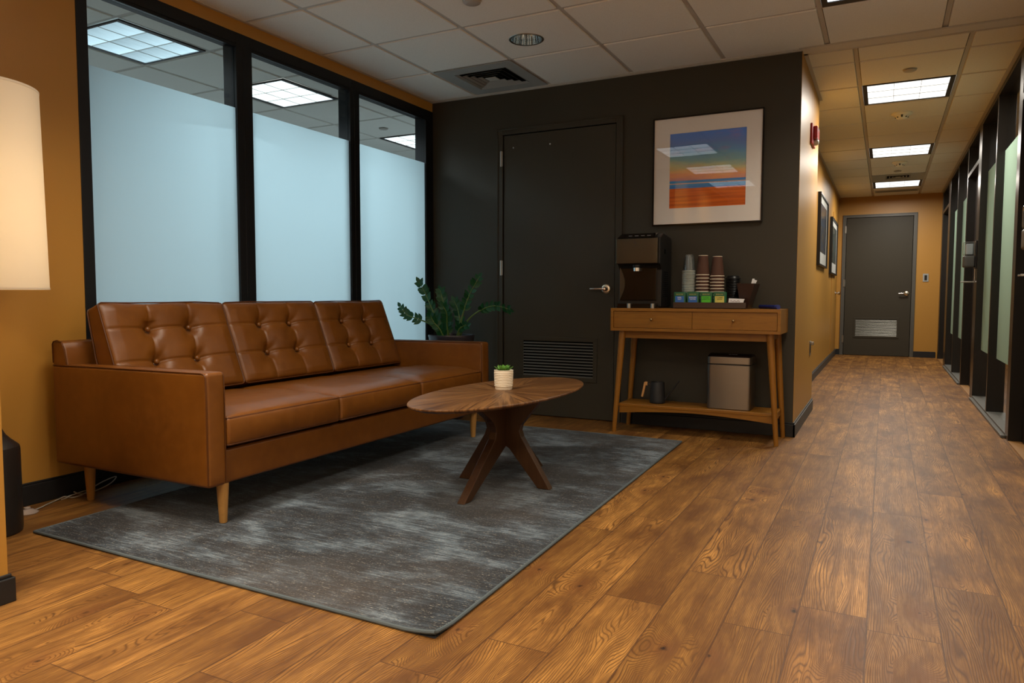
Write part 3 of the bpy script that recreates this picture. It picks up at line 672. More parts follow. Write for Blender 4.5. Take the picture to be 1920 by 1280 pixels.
# ------------------------------------------------------------------ things on the walls
def picture(name, loc, label): return thing(name, loc, label, 'picture')
def mk_art():
    t = NT('abstract_seascape'); O = t.obj(); x, y, z = t.sep(O)   # local: x 0..0.5 (left to right), z 0..0.5
    X = t.m('DIVIDE', x, .503); Z = t.m('DIVIDE', z, .5)
    n1 = t.noise(t.comb(t.m('MULTIPLY', X, 2.2), t.m('MULTIPLY', Z, 9.0), 0), 1, 4, .55, .5); n2 = t.noise(t.comb(t.m('MULTIPLY', X, 1.0), t.m('MULTIPLY', Z, 30), 5), 1, 3)
    zz = t.m('ADD', Z, t.m('ADD', t.m('MULTIPLY', t.m('SUBTRACT', n1, .5), .16), t.m('MULTIPLY', t.m('SUBTRACT', n2, .5), .03)))
    zs = t.m('ADD', zz, t.m('MULTIPLY', t.m('SUBTRACT', X, .5), .05))
    sky = t.ramp(zs, [(.36, (.60, .28, .24)), (.42, (.82, .36, .18)), (.48, (.78, .46, .20)), (.54, (.52, .52, .27)), (.62, (.22, .42, .42)), (.74, (.12, .32, .58)), (.86, (.13, .24, .62)), (1.0, (.08, .24, .78))])
    sky = t.mix(t.mapr(t.noise(t.comb(t.m('MULTIPLY', X, 3), t.m('MULTIPLY', Z, 10), 11), 1, 3), .55, .8, 0, .45), sky, (.42, .18, .36))
    band = t.m('ADD', Z, t.m('ADD', t.m('MULTIPLY', t.m('SUBTRACT', n2, .5), .012), t.m('MULTIPLY', t.m('SUBTRACT', X, .5), .012)))
    gnd = t.mix(t.mapr(n2, .35, .7), (.70, .14, .008), (.40, .06, .006))
    sea = t.mix(t.mapr(n2, .3, .7), (.04, .15, .56), (.04, .30, .55))
    c = t.mix(t.m('GREATER_THAN', band, .365), sea, sky)
    c = t.mix(t.m('MULTIPLY', t.m('GREATER_THAN', band, .318), t.m('LESS_THAN', band, .332)), c, (.60, .40, .30))
    c = t.mix(t.m('LESS_THAN', band, .262), c, gnd)
    M['art'] = t.bsdf(c, .5, .3)
mk_art()
def mk_cover():
    t = NT('picture_glass'); tr = t.n('ShaderNodeBsdfTransparent', i_Color=(1, 1, 1)); O = t.obj()
    gl = t.n('ShaderNodeBsdfGlossy', i_Color=(1, 1, 1), i_Roughness=.012); b = t.n('ShaderNodeBump', i_Strength=.05, i_Distance=.01, i_Height=t.noise(O, 2.6, 1)); t.t.links.new(b.outputs[0], gl.inputs['Normal'])
    mx = t.n('ShaderNodeMixShader', i_0=schlick(t, .045), i_1=tr.outputs[0], i_2=gl.outputs[0])
    t.t.links.new(mx.outputs[0], t.out.inputs[0]); M['picglass'] = t.mat
mk_cover()
t = picture('framed_picture', (1.93, -.001, 1.5), 'large black-framed abstract seascape of blue sky over orange ground, on the charcoal wall')
m = MB(); a, b, c, d = 1.815, 2.540, 1.387, 2.112; f = .009
m.box(a, b, -.026, -.001, c, c + f); m.box(a, b, -.026, -.001, d - f, d); m.box(a, a + f, -.026, -.001, c + f, d - f); m.box(b - f, b, -.026, -.001, c + f, d - f)
bl(m, 'frame', M['gloss'], t, bevel=.001)
i0, i1, j0, j1 = 1.930, 2.432, 1.502, 2.001
m = MB(); m.box(a + f, i0, -.016, -.004, c + f, d - f); m.box(i1, b - f, -.016, -.004, c + f, d - f); m.box(i0, i1, -.016, -.004, c + f, j0); m.box(i0, i1, -.016, -.004, j1, d - f)
bl(m, 'mat_board', M['mat'], t)
bl(MB().box(i0, i1, -.012, -.006, j0, j1), 'print', M['art'], t)
bl(MB().add([(a + f, -.0185, c + f), (b - f, -.0185, c + f), (b - f, -.0185, d - f), (a + f, -.0185, d - f)], [(0, 1, 2, 3)]), 'glazing', M['picglass'], t)
def hallpic(y0, y1, z0, z1, label, tint):
    x = 2.581
    t = thing('corridor_picture', (x, (y0 + y1) / 2, z0), label, 'picture', 'pictures on the corridor wall')
    m = MB(); f = .02
    m.box(x, x + .034, y0, y0 + f, z0, z1); m.box(x, x + .034, y1 - f, y1, z0, z1); m.box(x, x + .034, y0 + f, y1 - f, z0, z0 + f); m.box(x, x + .034, y0 + f, y1 - f, z1 - f, z1)
    bl(m, 'frame', M['blackplastic'], t, bevel=.001)
    bl(MB().box(x, x + .018, y0 + f, y1 - f, z0 + f, z1 - f), 'mat_board', plain('grey_mat', (.42, .42, .40), .6), t)
    mt = NT('corridor_print'); Pp = mt.pos(); n = mt.noise(mt.comb(mt.sep(Pp)[1], 0.0, mt.m('MULTIPLY', mt.sep(Pp)[2], 5)), 2, 4, .6, .5)
    mm = mt.bsdf(mt.ramp(n, [(.3, tint), (.5, tuple(v * .4 for v in tint)), (.7, (.12, .10, .07))]), .25, .5, coat=.3)
    bl(MB().box(x + .018, x + .020, y0 + .14, y1 - .14, z0 + .16, z1 - .10), 'print', mm, t)
hallpic(3.64, 4.80, 1.25, 2.045, 'black-framed blue picture on the ochre corridor wall, nearer of the two', (.05, .08, .13))
hallpic(5.62, 6.82, 1.215, 1.968, 'black-framed picture on the ochre corridor wall, farther one by the end door', (.06, .10, .10))
# alarm strobe, outlet, card reader
t = thing('fire_alarm', (2.757, .74, 2.0), 'red fire alarm strobe high on the ochre wall beside the charcoal wall', 'fire alarm')
bl(MB().box(2.757, 2.772, .62, .86, 1.985, 2.125), 'backplate', M['red'], t, bevel=.004); m = MB(); m.box(2.772, 2.800, .68, .84, 2.03, 2.115); bl(m, 'housing', M['red'], t, bevel=.006)
m = MB(); m.lathe([(.022, 0), (.022, .02), (.014, .03), (0, .033)], (2.772, .76, 2.012), 20, 'x'); bl(m, 'strobe_lens', plain('strobe_lens', (.7, .68, .6), .2, .5), t, smooth=True)
text('FIRE', 'lettering', M['whitetext'], .030, (2.8005, .76, 2.095), t, rot=(math.pi / 2, 0, math.pi / 2))
t = thing('wall_outlet', (2.757, 1.04, .5), 'power outlet low on the ochre wall beside the console table', 'outlet')
bl(MB().box(2.757, 2.762, 1.0, 1.08, .455, .565), 'cover_plate', M['hinge_metal'], t, bevel=.002); bl(MB().box(2.762, 2.764, 1.02, 1.06, .475, .545), 'socket', M['blackplastic'], t); bl(MB().box(2.762, 2.785, 1.03, 1.05, .535, .56), 'plug', M['hinge_metal'], t, bevel=.003)
t = thing('card_reader', (3.79, EY, 1.19), 'small grey wall switch plate with black rocker beside the end door', 'wall switch')
bl(MB().box(3.752, 3.826, EY - .008, EY, 1.133, 1.252), 'cover_plate', M['diffuser'], t, bevel=.002); bl(MB().box(3.772, 3.806, EY - .012, EY - .008, 1.155, 1.230), 'rocker', M['blackplastic'], t, bevel=.002)
def dispenser(x, y, z, label):
    t = thing('sanitizer_dispenser', (x, y, z), label, 'dispenser', 'sanitizer dispensers on the corridor posts')
    w_ = .055
    bl(MB().box(x - .012, x, y - w_, y + w_, z - .02, z + .23), 'backplate', M['blackplastic'], t, bevel=.003)
    m = MB(); m.rbox(.045, w_, .052, .014, 3, 3, 3, M=Matrix.Translation((x - .057, y, z + .045))); bl(m, 'body', plain('dispenser_grey', (.045, .043, .040), .35), t, smooth=True)
    m = MB(); m.rbox(.045, w_ - .004, .062, .014, 3, 3, 3, M=Matrix.Translation((x - .057, y, z + .160))); bl(m, 'reservoir', M['clearplastic'], t, smooth=True)
    m = MB(); m.rbox(.028, w_ - .02, .048, .01, 2, 2, 2, M=Matrix.Translation((x - .055, y, z + .152))); bl(m, 'bag', plain('gel_bag', (.25, .28, .30), .2), t, smooth=True)
    m = MB(); m.tube([(x - .01, y - .04, z - .02), (x - .01, y - .04, z - .13), (x - .02, y - .04, z - .135), (x - .11, y - .04, z - .135)], .005, 8); m.tube([(x - .01, y + .04, z - .135), (x - .11, y + .04, z - .135)], .004, 8); m.box(x - .11, x - .005, y - .045, y + .045, z - .141, z - .137)
    bl(m, 'drip_tray', M['hinge_metal'], t, smooth=True)
dispenser(XR, 2.69, 1.175, 'grey sanitizer dispenser with clear tank on the corridor post past the glazing')
dispenser(XR, -.505, 1.150, 'sanitizer dispenser cut off by the right edge of the photo')

# ------------------------------------------------------------------ rug
R0 = [(.412, -3.372), (2.232, -3.388), (2.165, -.515), (.335, -.500)]
t = thing('area_rug', (1.3, -1.9, 0), 'distressed grey and black area rug with blue-grey binding under the sofa and coffee table', 'rug')
def rugz(u, v): # curled near-right corner
    d = math.hypot((1 - u) * 1.82, v * 2.87)
    return .011 + (.012 * max(0, 1 - d / .10) ** 1.5)
m = MB(); NU, NV = 60, 90; vs = []; fs = []
def rp(u, v):
    a, b, c, d = [Vector(p) for p in R0]; return a.lerp(b, u).lerp(d.lerp(c, u), v)
us = [1 - (1 - i / NU) ** 1.6 for i in range(NU + 1)]; vv = [(j / NV) ** 1.6 for j in range(NV + 1)]
for j in vv:
    for i in us: p = rp(i, j); vs.append((p.x, p.y, rugz(i, j)))
for j in range(NV):
    for i in range(NU): a = j * (NU + 1) + i; fs.append((a, a + 1, a + NU + 2, a + NU + 1))
n = len(vs); m.add(vs, fs)
m.add([(*R0[0], .001), (*R0[1], .001), (*R0[2], .001), (*R0[3], .001)], [(3, 2, 1, 0)])
bl(m, 'pile', M['rug'], t, smooth=True)
loop = []
for (a, b, k) in [((0, 0), (1, 0), 40), ((1, 0), (1, 1), 60), ((1, 1), (0, 1), 30), ((0, 1), (0, 0), 40)]:
    for i in range(k):
        q = i / k; q = q if a != (0, 0) or b != (1, 0) else q ** .7
        if a == (1, 0): q = q ** 1.5
        u, v = a[0] + (b[0] - a[0]) * q, a[1] + (b[1] - a[1]) * q; p = rp(u, v); loop.append((p.x, p.y, rugz(u, v) - .0045))
m = MB(); m.tube(loop, .006, 8, closed=True); bl(m, 'binding', M['binding'], t, smooth=True)
RZ = .012

# ------------------------------------------------------------------ sofa
LE = M['leather']
t = sofa = thing('sofa', (.55, -2.0, 0), 'caramel leather three-seat sofa with button-tufted back cushions against the glazed partition', 'sofa')
Y0, Y1 = -3.082, -.912; AT = .087
def box_fn(hx, hy, hz, bx=0, by=0, bz=0):
    def fn(p):
        x, y, z = p
        fx = max(0, 1 - (x / hx) ** 2); fy = max(0, 1 - (y / hy) ** 2); fz = max(0, 1 - (z / hz) ** 2)
        return (x + math.copysign(bx, x) * fy * fz * (abs(x) / hx) ** 4, y + math.copysign(by, y) * fx * fz * (abs(y) / hy) ** 4, z + math.copysign(bz, z) * fx * fy * (abs(z) / hz) ** 4)
    return fn
def piping(pts, parent, r=.0032, closed=True):
    m = MB(); m.tube(pts, r, 6, closed=closed); return bl(m, 'piping', M['piping'], parent, smooth=True)
# base rails
m = MB(); m.rbox(.40, (Y1 - Y0) / 2 - AT, .068, .012, 4, 30, 3, fn=None, M=Matrix.Translation((.60, (Y0 + Y1) / 2, .240))); base = bl(m, 'base', LE, t, smooth=True, angle=180)
def sag(p): return p
# arms
for k, (a, b) in enumerate([(Y0, Y0 + AT), (Y1 - AT, Y1)]):
    hx, hy_, hz = .4775, AT / 2, .2185
    bf = box_fn(hx, hy_, hz, .004, .007, .004)
    def fn(p, bf=bf):
        x, y, z = bf(p)
        if z > 0: z += (x / .4775) * .005 - .004
        # soft dimple folds under the top edge
        return (x, y, z)
    m = MB(); m.rbox(hx, hy_, hz, .014, 24, 5, 14, fn=fn, M=Matrix.Translation((.5425, (a + b) / 2, .3935)))
    arm = bl(m, 'arm', LE, t, smooth=True, angle=180)
    for yy, s in ((a, -1), (b, 1)):
        ys = yy - s * .0015
        piping([(.072, ys, .602), (.30, ys, .6055), (.60, ys, .608), (.90, ys, .610), (.99, ys, .611), (1.008, ys, .607), (1.015, ys, .596), (1.017, ys, .5), (1.017, ys, .3), (1.016, ys, .185)], arm, .0028, closed=False)
# back frame
m = MB(); m.prism([(.068, .178), (.19, .178), (.172, .55), (.160, .63), (.150, .675), (.134, .702), (.105, .708), (.075, .704), (.066, .69)], Y0 + .004, Y1 - .004, 'y')
back = bl(m, 'back_frame', LE, t, smooth=True, bevel=.008, seg=3, angle=50)
piping([(.071, Y0 + .003, .612), (.069, Y0 + .003, .692), (.078, Y0 + .003, .704), (.105, Y0 + .003, .709), (.135, Y0 + .003, .702), (.150, Y0 + .003, .675), (.160, Y0 + .003, .63), (.165, Y0 + .003, .61)], back, .003, closed=False)
# seat cushions
sy = [Y0 + AT + .002, -2.338, -1.672, Y1 - AT - .002]
for k in range(3):
    a, b = sy[k] + .002, sy[k + 1] - .002; hx, hy_, hz = .345, (b - a) / 2, .058
    cx, cy_, cz = .677, (a + b) / 2, .378
    def fn(p, k=k):
        x, y, z = p; fx = max(0, 1 - (x / .345) ** 2); fy = max(0, 1 - (y / hy_) ** 2); fz = max(0, 1 - (z / .058) ** 2)
        if z > .02:
            cr = .026 * min(1, fx * 2.2) ** .8 * min(1, fy * 2.5) ** .8
            cr *= min(1, max(.30, (x + .30) / .26))
            z += cr * (1 + .12 * mn.noise(Vector((x * 7, y * 6 + k * 3, 0)))) + .0025 * mn.noise(Vector((x * 22, y * 18, k))) * fx
        if x > .2: x += .010 * fz * (fy ** .3) + .0025 * mn.noise(Vector((y * 26, z * 8, k * 5))) * fz
        y *= 1 + .012 * fz * (1 if abs(y) > hy_ * .8 else 0) * 0
        return (x, y, z)
    m = MB(); m.rbox(hx, hy_, hz, .016, 30, 30, 8, fn=fn, M=Matrix.Translation((cx, cy_, cz)))
    cu = bl(m, 'seat_cushion', LE, t, smooth=True, angle=180)
    for zz in (cz + hz - .006, cz - hz + .006):
        f = cx + hx; e = .014; xs = f - .003
        piping([(cx - hx + .02, a + .001, zz), (f - e * 2, a + .0005, zz), (xs - .004, a + .006, zz), (xs, a + e, zz), (xs + .0005, (a + b) / 2, zz), (xs, b - e, zz), (xs - .004, b - .006, zz), (f - e * 2, b - .0005, zz), (cx - hx + .02, b - .001, zz)], cu, .0042, closed=False)
# back cushions, tufted
eu = Vector((-.155, 0, .395)); Lh = eu.length; eu.normalize(); en = Vector((eu.z, 0, -eu.x)); ey = Vector((0, 1, 0))
cyb = [-2.988, -2.326, -1.658, -.999]
for k in range(3):
    a, b = cyb[k] + .002, cyb[k + 1] - .002; hy_, hz = (b - a) / 2, Lh / 2 + .006; hx = .058
    org = Vector((.402, (a + b) / 2, .470)) + eu * (Lh / 2) - en * hx
    Mt = Matrix((en, ey, eu)).transposed().to_4x4(); Mt.translation = org
    by = [-hy_ / 3, hy_ / 3]; bz = [(.612 - .470) / eu.z - Lh / 2, (.757 - .470) / eu.z - Lh / 2]
    def fn(p, k=k, hy_=hy_, hz=hz, by=by, bz=bz):
        x, y, z = p; fy = max(0, 1 - (y / hy_) ** 2); fz = max(0, 1 - (z / hz) ** 2)
        if x > .015:
            d = .016 * min(1, fy * 3) ** .6 * min(1, fz * 3) ** .6
            for q in by:
                for r in bz:
                    dd = math.hypot(y - q, z - r)
                    d -= .030 * math.exp(-(dd / .034) ** 2) + .012 * math.exp(-(dd / .09) ** 2)
                    # diagonal folds fanning from each button
                    ang = math.atan2(z - r, y - q)
                    d -= .0045 * math.exp(-(dd / .085) ** 2) * max(0, math.cos(2 * (ang - .9 + k * .2))) ** 6 * min(1, dd / .015)
            for r in bz: d -= .0075 * math.exp(-((z - r) / .0050) ** 2) * fy ** .25 + .005 * math.exp(-((z - r) / .03) ** 2) * fy
            for q in by:
                yy = q + .006 * math.sin((z / hz) * 2.6 + k); d -= (.0070 * math.exp(-((y - yy) / .0055) ** 2) + .006 * math.exp(-((y - yy) / .03) ** 2)) * fz ** .4
            d += .0016 * mn.noise(Vector((y * 14, z * 14, k * 4)))
            x += d
        # taper towards the top
        x += .030 * max(0, z / hz) * (.5 - p[0] / (2 * .058)) if p[0] < .015 else .030 * max(0, z / hz) * (.5 - .015 / .116) * max(0, (.058 - p[0]) / .043)
        if z > hz * .6: z += .006 * mn.noise(Vector((y * 5, k * 7, 0)))
        return (x, y, z)
    m = MB(); m.rbox(hx, hy_, hz, .016, 4, 120, 76, fn=fn, M=Mt)
    cu = bl(m, 'back_cushion', LE, t, smooth=True, angle=180)
    def cp(x, y, z): return Mt @ Vector((x, y, z))
    for xx, tw in ((hx - .004, 0), (-hx + .006, 1)):
        h2, z2 = hy_ + .0005, hz + .0005; e = .018; tp = []
        for (yy, zz) in [(-h2 + e, -z2), (-h2 / 2, -z2), (0, -z2), (h2 / 2, -z2), (h2 - e, -z2), (h2 - e * .3, -z2 + e * .3), (h2, -z2 + e), (h2, 0), (h2, z2 - e), (h2 - e * .3, z2 - e * .3), (h2 - e, z2), (h2 / 2, z2 + .001), (0, z2), (-h2 / 2, z2 + .001), (-h2 + e, z2), (-h2 + e * .3, z2 - e * .3), (-h2, z2 - e), (-h2, 0), (-h2, -z2 + e), (-h2 + e * .3, -z2 + e * .3)]:
            q = xx + (.030 * max(0, zz / hz) if tw else 0); zo = .006 * mn.noise(Vector((yy * 5, k * 7, 0))) if zz > hz * .6 else 0
            tp.append(cp(q, yy, zz + zo))
        piping(tp, cu, .0034)
    for q in by:
        for r in bz:
            c = cp(hx - .024, q, r); m = MB(); mm = MB()
            prof = [(0, .010), (.006, .0095), (.010, .007), (.0125, .003), (.0125, -.004)]
            nn = 18; vs = []
            for (rr, h) in prof:
                for s_ in range(nn):
                    an = 2 * math.pi * s_ / nn; vs.append(c + en * h + max(rr, 1e-4) * (math.cos(an) * ey + math.sin(an) * eu))
            fs = [(i * nn + s_, (i + 1) * nn + s_, (i + 1) * nn + (s_ + 1) % nn, i * nn + (s_ + 1) % nn) for i in range(len(prof) - 1) for s_ in range(nn)]
            m.add(vs, fs); bl(m, 'button', LE, cu, smooth=True)
# legs
for (x, y, zb, dx, dy) in [(.968, -2.972, RZ, 0, 0), (.160, -2.990, 0, 0, 0), (.960, -1.008, RZ, 0, 0), (.160, -1.005, 0, 0, 0)]:
    m = MB(); m.lathe([(0, 0), (.0135, 0), (.0150, .003), (.0245, .178 - zb), (0, .178 - zb)], (x, y, zb), 24)
    bl(m, 'leg', M['light_oak_leg'] if y > -2.98 or x > .5 else M['light_oak_leg'], t, smooth=True)

# ------------------------------------------------------------------ coffee table
CT = (1.668, -1.925)
t = thing('coffee_table', (CT[0], CT[1], 0), 'oval walnut coffee table with sunburst veneer top on splayed crossed legs', 'coffee table')
A_, B_ = .655, .292; zt = .455; m = MB(); nn = 128; vs = []; fs = []
for (s_, z) in [(0, zt), (.25, zt), (.6, zt), (.9, zt), (.995, zt), (1.0, zt - .002), (1.0, zt - .007), (.985, zt - .012), (.94, zt - .020), (.6, zt - .021), (0, zt - .021)]:
    for k in range(nn):
        a = 2 * math.pi * k / nn; ex, eyy = (B_ - (1 - s_) * 0) * s_ if s_ < .98 else B_ - (1 - s_) * 1, 0
        rx_, ry_ = B_ * s_, A_ * s_
        if .9 < s_ < .999 and z < zt: rx_, ry_ = B_ - (1 - s_) * .5, A_ - (1 - s_) * .5
        x, y = rx_ * math.cos(a), ry_ * math.sin(a); th = -.03
        vs.append((CT[0] + x * math.cos(th) - y * math.sin(th), CT[1] + x * math.sin(th) + y * math.cos(th), z))
for i in range(10):
    for k in range(nn): a, b = i * nn + k, i * nn + (k + 1) % nn; fs.append((a, a + nn, b + nn, b))
m.add(vs, fs); bl(m, 'tabletop', M['burst'], t, smooth=True, angle=30)
def legprof(top, pinch, foot, zp=.275, w=.045):
    """profile (s,z) in the leg's own plane, from the centre post outward"""
    return [(.012, .434), (top, .434), (top - .004, .418), (pinch + .030, .330), (pinch + .006, .300), (pinch, zp), (pinch + .010, .245), (foot, RZ), (foot - .062, RZ), (.030, .190), (.012, .196)]
for (dx, dy, top, pinch, foot, nm) in [(1, 0, .195, .088, .245, 0), (-1, 0, .195, .088, .245, 0), (0, -1, .30, .115, .405, 0), (0, 1, .30, .115, .405, 0)]:
    pr = legprof(top, pinch, foot); th = .019; vs = []
    for s_ in (-1, 1):
        for (q, z) in pr: vs.append((CT[0] - .0 + dx * q + dy * th * s_, CT[1] + dy * q + dx * th * s_, z))
    n = len(pr); m = MB(); m.add(vs, [(k, (k + 1) % n, n + (k + 1) % n, n + k) for k in range(n)] + [tuple(range(n))[::-1], tuple(range(n, 2 * n))])
    bl(m, 'leg', M['walnut_leg'], t, bevel=.003)
m = MB(); m.box(CT[0] - .0185, CT[0] + .0185, CT[1] - .0185, CT[1] + .0185, .198, .434); bl(m, 'post', M['walnut_leg'], t)
# succulent on it
px, py = 1.633, -1.868
t = thing('succulent_pot', (px, py, zt), 'small green succulent in a ribbed cream pot on the coffee table', 'potted plant')
prof = [(0, 0), (.040, 0), (.0415, .004), (.0420, .012)]
for k in range(9):
    z = .014 + k * .0078; prof += [(.0430 + k * .0003, z), (.0450 + k * .0003, z + .003), (.0450 + k * .0003, z + .005), (.0430 + k * .0003, z + .0075)]
prof += [(.0465, .088), (.0465, .093), (.0440, .094), (.0420, .090), (.0415, .080), (0, .080)]
m = MB(); m.lathe(prof, (px, py, zt), 40); pot = bl(m, 'pot', M['ceramic'], t, smooth=True, angle=60)
m = MB(); m.lathe([(.0415, .082), (0, .083)], (px, py, zt), 24); bl(m, 'soil', M['soil'], t)
m = MB()
def leaf(m, base, d, upv, L, W, fold=.25, curve=.2, n=5, thick=0):
    base = Vector(base); d = Vector(d).normalized(); side = d.cross(Vector(upv)).normalized(); nn_ = side.cross(d).normalized(); vs = []
    for i in range(n + 1):
        s_ = i / n; w_ = W * math.sin(math.pi * (s_ ** .8) * .96 + .06) * .5; c = base + d * L * s_ + nn_ * (curve * L * (s_ ** 2))
        vs += [c - side * w_ + nn_ * w_ * fold, c - nn_ * thick * W, c + side * w_ + nn_ * w_ * fold]
    fs = []
    for i in range(n):
        a = i * 3; fs += [(a, a + 3, a + 4, a + 1), (a + 1, a + 4, a + 5, a + 2)]
    m.add(vs, fs)
for ring, (cnt, el, L) in enumerate([(9, .35, .042), (7, .75, .036), (5, 1.15, .03)]):
    for k in range(cnt):
        a = 2 * math.pi * k / cnt + ring * .5 + random.uniform(-.15, .15)
        d = (math.cos(a) * math.cos(el), math.sin(a) * math.cos(el), math.sin(el))
        leaf(m, (px + math.cos(a) * .01, py + math.sin(a) * .01, zt + .086), d, (0, 0, 1), L, .020, .35, .25, 5, .12)
bl(m, 'rosette', M['succulent'], t, smooth=True)

# ------------------------------------------------------------------ ZZ plant behind the sofa arm
qx, qy = .425, -.405
t = thing('zz_plant', (qx, qy, 0), 'leafy dark green plant in a dark round pot in the corner behind the sofa arm', 'potted plant')
m = MB(); m.lathe([(0, 0), (.078, 0), (.084, .01), (.168, .600), (.172, .612), (.170, .620), (.158, .620), (.154, .600), (.154, .585), (0, .585)], (qx, qy, 0), 48); bl(m, 'pot', M['pot'], t, smooth=True, angle=50)
m = MB(); m.lathe([(.154, .588), (.08, .592), (0, .594)], (qx, qy, 0), 30); bl(m, 'soil', M['soil'], t, smooth=True)
def bez(pts, n=24):
    P = [Vector(p) for p in pts]; out = []
    for i in range(len(P) - 1):
        p0, p1, p2, p3 = P[max(i - 1, 0)], P[i], P[i + 1], P[min(i + 2, len(P) - 1)]
        for k in range(n // (len(P) - 1) + 1):
            s_ = k / (n // (len(P) - 1) + 1); out.append(.5 * ((2 * p1) + (-p0 + p2) * s_ + (2 * p0 - 5 * p1 + 4 * p2 - p3) * s_ ** 2 + (-p0 + 3 * p1 - 3 * p2 + p3) * s_ ** 3))
    out.append(P[-1]); return out
stems = [([(.38, -.43, .59), (.33, -.43, .70), (.275, -.43, .80), (.215, -.43, .92), (.155, -.43, 1.01)], .3, .056, 15),
         ([(.36, -.44, .59), (.29, -.47, .69), (.19, -.50, .735), (.11, -.52, .765), (.055, -.53, .83)], .45, .058, 8),
         ([(.40, -.40, .59), (.385, -.40, .75), (.35, -.40, .86), (.325, -.40, .945)], .2, .060, 13),
         ([(.49, -.42, .59), (.525, -.42, .75), (.58, -.42, .90), (.672, -.42, 1.045)], .45, .056, 10),
         ([(.49, -.41, .59), (.56, -.41, .72), (.67, -.41, .80), (.79, -.41, .835), (.925, -.42, .808)], .5, .056, 9),
         ([(.43, -.46, .59), (.44, -.49, .70), (.455, -.52, .78), (.44, -.54, .83)], .15, .058, 12),
         ([(.46, -.38, .59), (.47, -.36, .70), (.44, -.34, .80), (.40, -.33, .87)], .2, .058, 11),
         ([(.50, -.46, .59), (.54, -.49, .66), (.59, -.51, .69), (.63, -.52, .70)], .3, .050, 6),
         ([(.41, -.48, .59), (.40, -.52, .66), (.36, -.55, .72), (.35, -.57, .77)], .15, .055, 10)]
for pts, s0, L, cnt in stems:
    c = bez(pts); m = MB(); N = len(c); m.tube(c, .005, 7, rads=[.0075 * (1 - .7 * i / (N - 1)) for i in range(N)]); st = bl(m, 'stem', M['stem'], t, smooth=True)
    m = MB()
    for k in range(cnt):
        f = s0 + (1 - s0) * k / (cnt - 1); i = min(int(f * (N - 1)), N - 2); p = c[i]; d = (c[i + 1] - c[max(i - 1, 0)]).normalized()
        sd = d.cross(Vector((0, 1, 0)))
        if sd.length < .3: sd = d.cross(Vector((1, 0, 0)))
        sd.normalize(); sd = (Matrix.Rotation(random.uniform(-.5, .5) + .4, 3, d) @ sd)
        for s_ in ((-1, 1) if k < cnt - 1 else (0,)):
            dd = (d * .75 + sd * s_ * .9).normalized(); leaf(m, p, dd, d.cross(sd) + Vector((0, -.35, .2)), L * 1.15 * random.uniform(.85, 1.1) * (1 - .25 * f), .031, .22, random.uniform(-.1, .25), 6)
    bl(m, 'leaflets', M['leaf'], st, smooth=True)

# ------------------------------------------------------------------ console table
t = thing('console_table', (2.18, -.2, 0), 'acorn-brown wooden console table with two drawers and a lower shelf against the charcoal wall', 'console table')
CX0, CX1, CY0, CY1, CZ0, CZ1 = 1.648, 2.713, -.382, -.020, .678, .827
m = MB(); e = .019
m.prism([(CX0, CZ1), (CX1, CZ1), (CX1 - e, CZ1 - e), (CX0 + e, CZ1 - e)], CY0, CY1); m.prism([(CX0, CZ0), (CX0 + e, CZ0 + e), (CX1 - e, CZ0 + e), (CX1, CZ0)], CY0, CY1)
m.prism([(CX0, CZ0), (CX0, CZ1), (CX0 + e, CZ1 - e), (CX0 + e, CZ0 + e)], CY0, CY1); m.prism([(CX1, CZ0), (CX1 - e, CZ0 + e), (CX1 - e, CZ1 - e), (CX1, CZ1)], CY0, CY1)
m.box(CX0 + e, CX1 - e, CY1 - .02, CY1 - .004, CZ0 + e, CZ1 - e)
bl(m, 'case', M['acorn_wood'], t, bevel=.0008)
xm = 2.185
for (a, b) in [(CX0 + e + .002, xm - .0012), (xm + .0012, CX1 - e - .002)]:
    dr = bl(MB().box(a, b, CY0 + .006, CY0 + .30, CZ0 + e + .002, CZ1 - e - .002), 'drawer', M['acorn_wood'], t, bevel=.001)
    c = ((a + b) / 2 - .0, CY0 + .006, .755); m = MB(); m.lathe([(0, 0), (.005, 0), (.004, -.008), (.0075, -.013), (.0095, -.018), (.007, -.023), (0, -.025)], c, 20, 'y')
    bl(m, 'knob', plain('antique_brass', (.30, .20, .09), .25, .5, .9), dr, smooth=True)
legs = [((1.668, -.350, 0), (1.716, -.335, CZ0)), ((2.700, -.350, 0), (2.648, -.335, CZ0)), ((1.668, -.045, 0), (1.714, -.060, CZ0)), ((2.702, -.045, 0), (2.655, -.060, CZ0))]
for p0, p1 in legs:
    m = MB(); m.frustum(p0, p1, .0140, .0235, 24); bl(m, 'leg', M['acorn_wood_upright'], t, smooth=True)
m = MB(); m.box(1.73, 2.635, -.335, -.315, .630, CZ0); m.box(1.73, 2.635, -.07, -.05, .630, CZ0); m.box(1.705, 1.725, -.32, -.075, .640, CZ0); m.box(2.645, 2.665, -.32, -.075, .640, CZ0); bl(m, 'apron', M['acorn_wood'], t)
m = MB(); m.box(1.690, 2.690, -.325, -.070, .172, .190); sh = bl(m, 'shelf', M['acorn_wood'], t, bevel=.002)
pr = []
nn = 16
for k in range(nn + 1): u = k / nn; pr.append((1.695 + .985 * u, .150 - .0 - .030 * abs(2 * u - 1) ** 1.6 + .006))
pr = [(1.695, .172)] + pr + [(2.680, .172)]
m = MB(); m.prism(pr, -.322, -.304); m.prism(pr, -.092, -.075); m.box(1.692, 1.706, -.30, -.092, .150, .172); m.box(2.676, 2.690, -.30, -.092, .150, .172); bl(m, 'shelf_rail', M['acorn_wood'], t)
TZ = CZ1
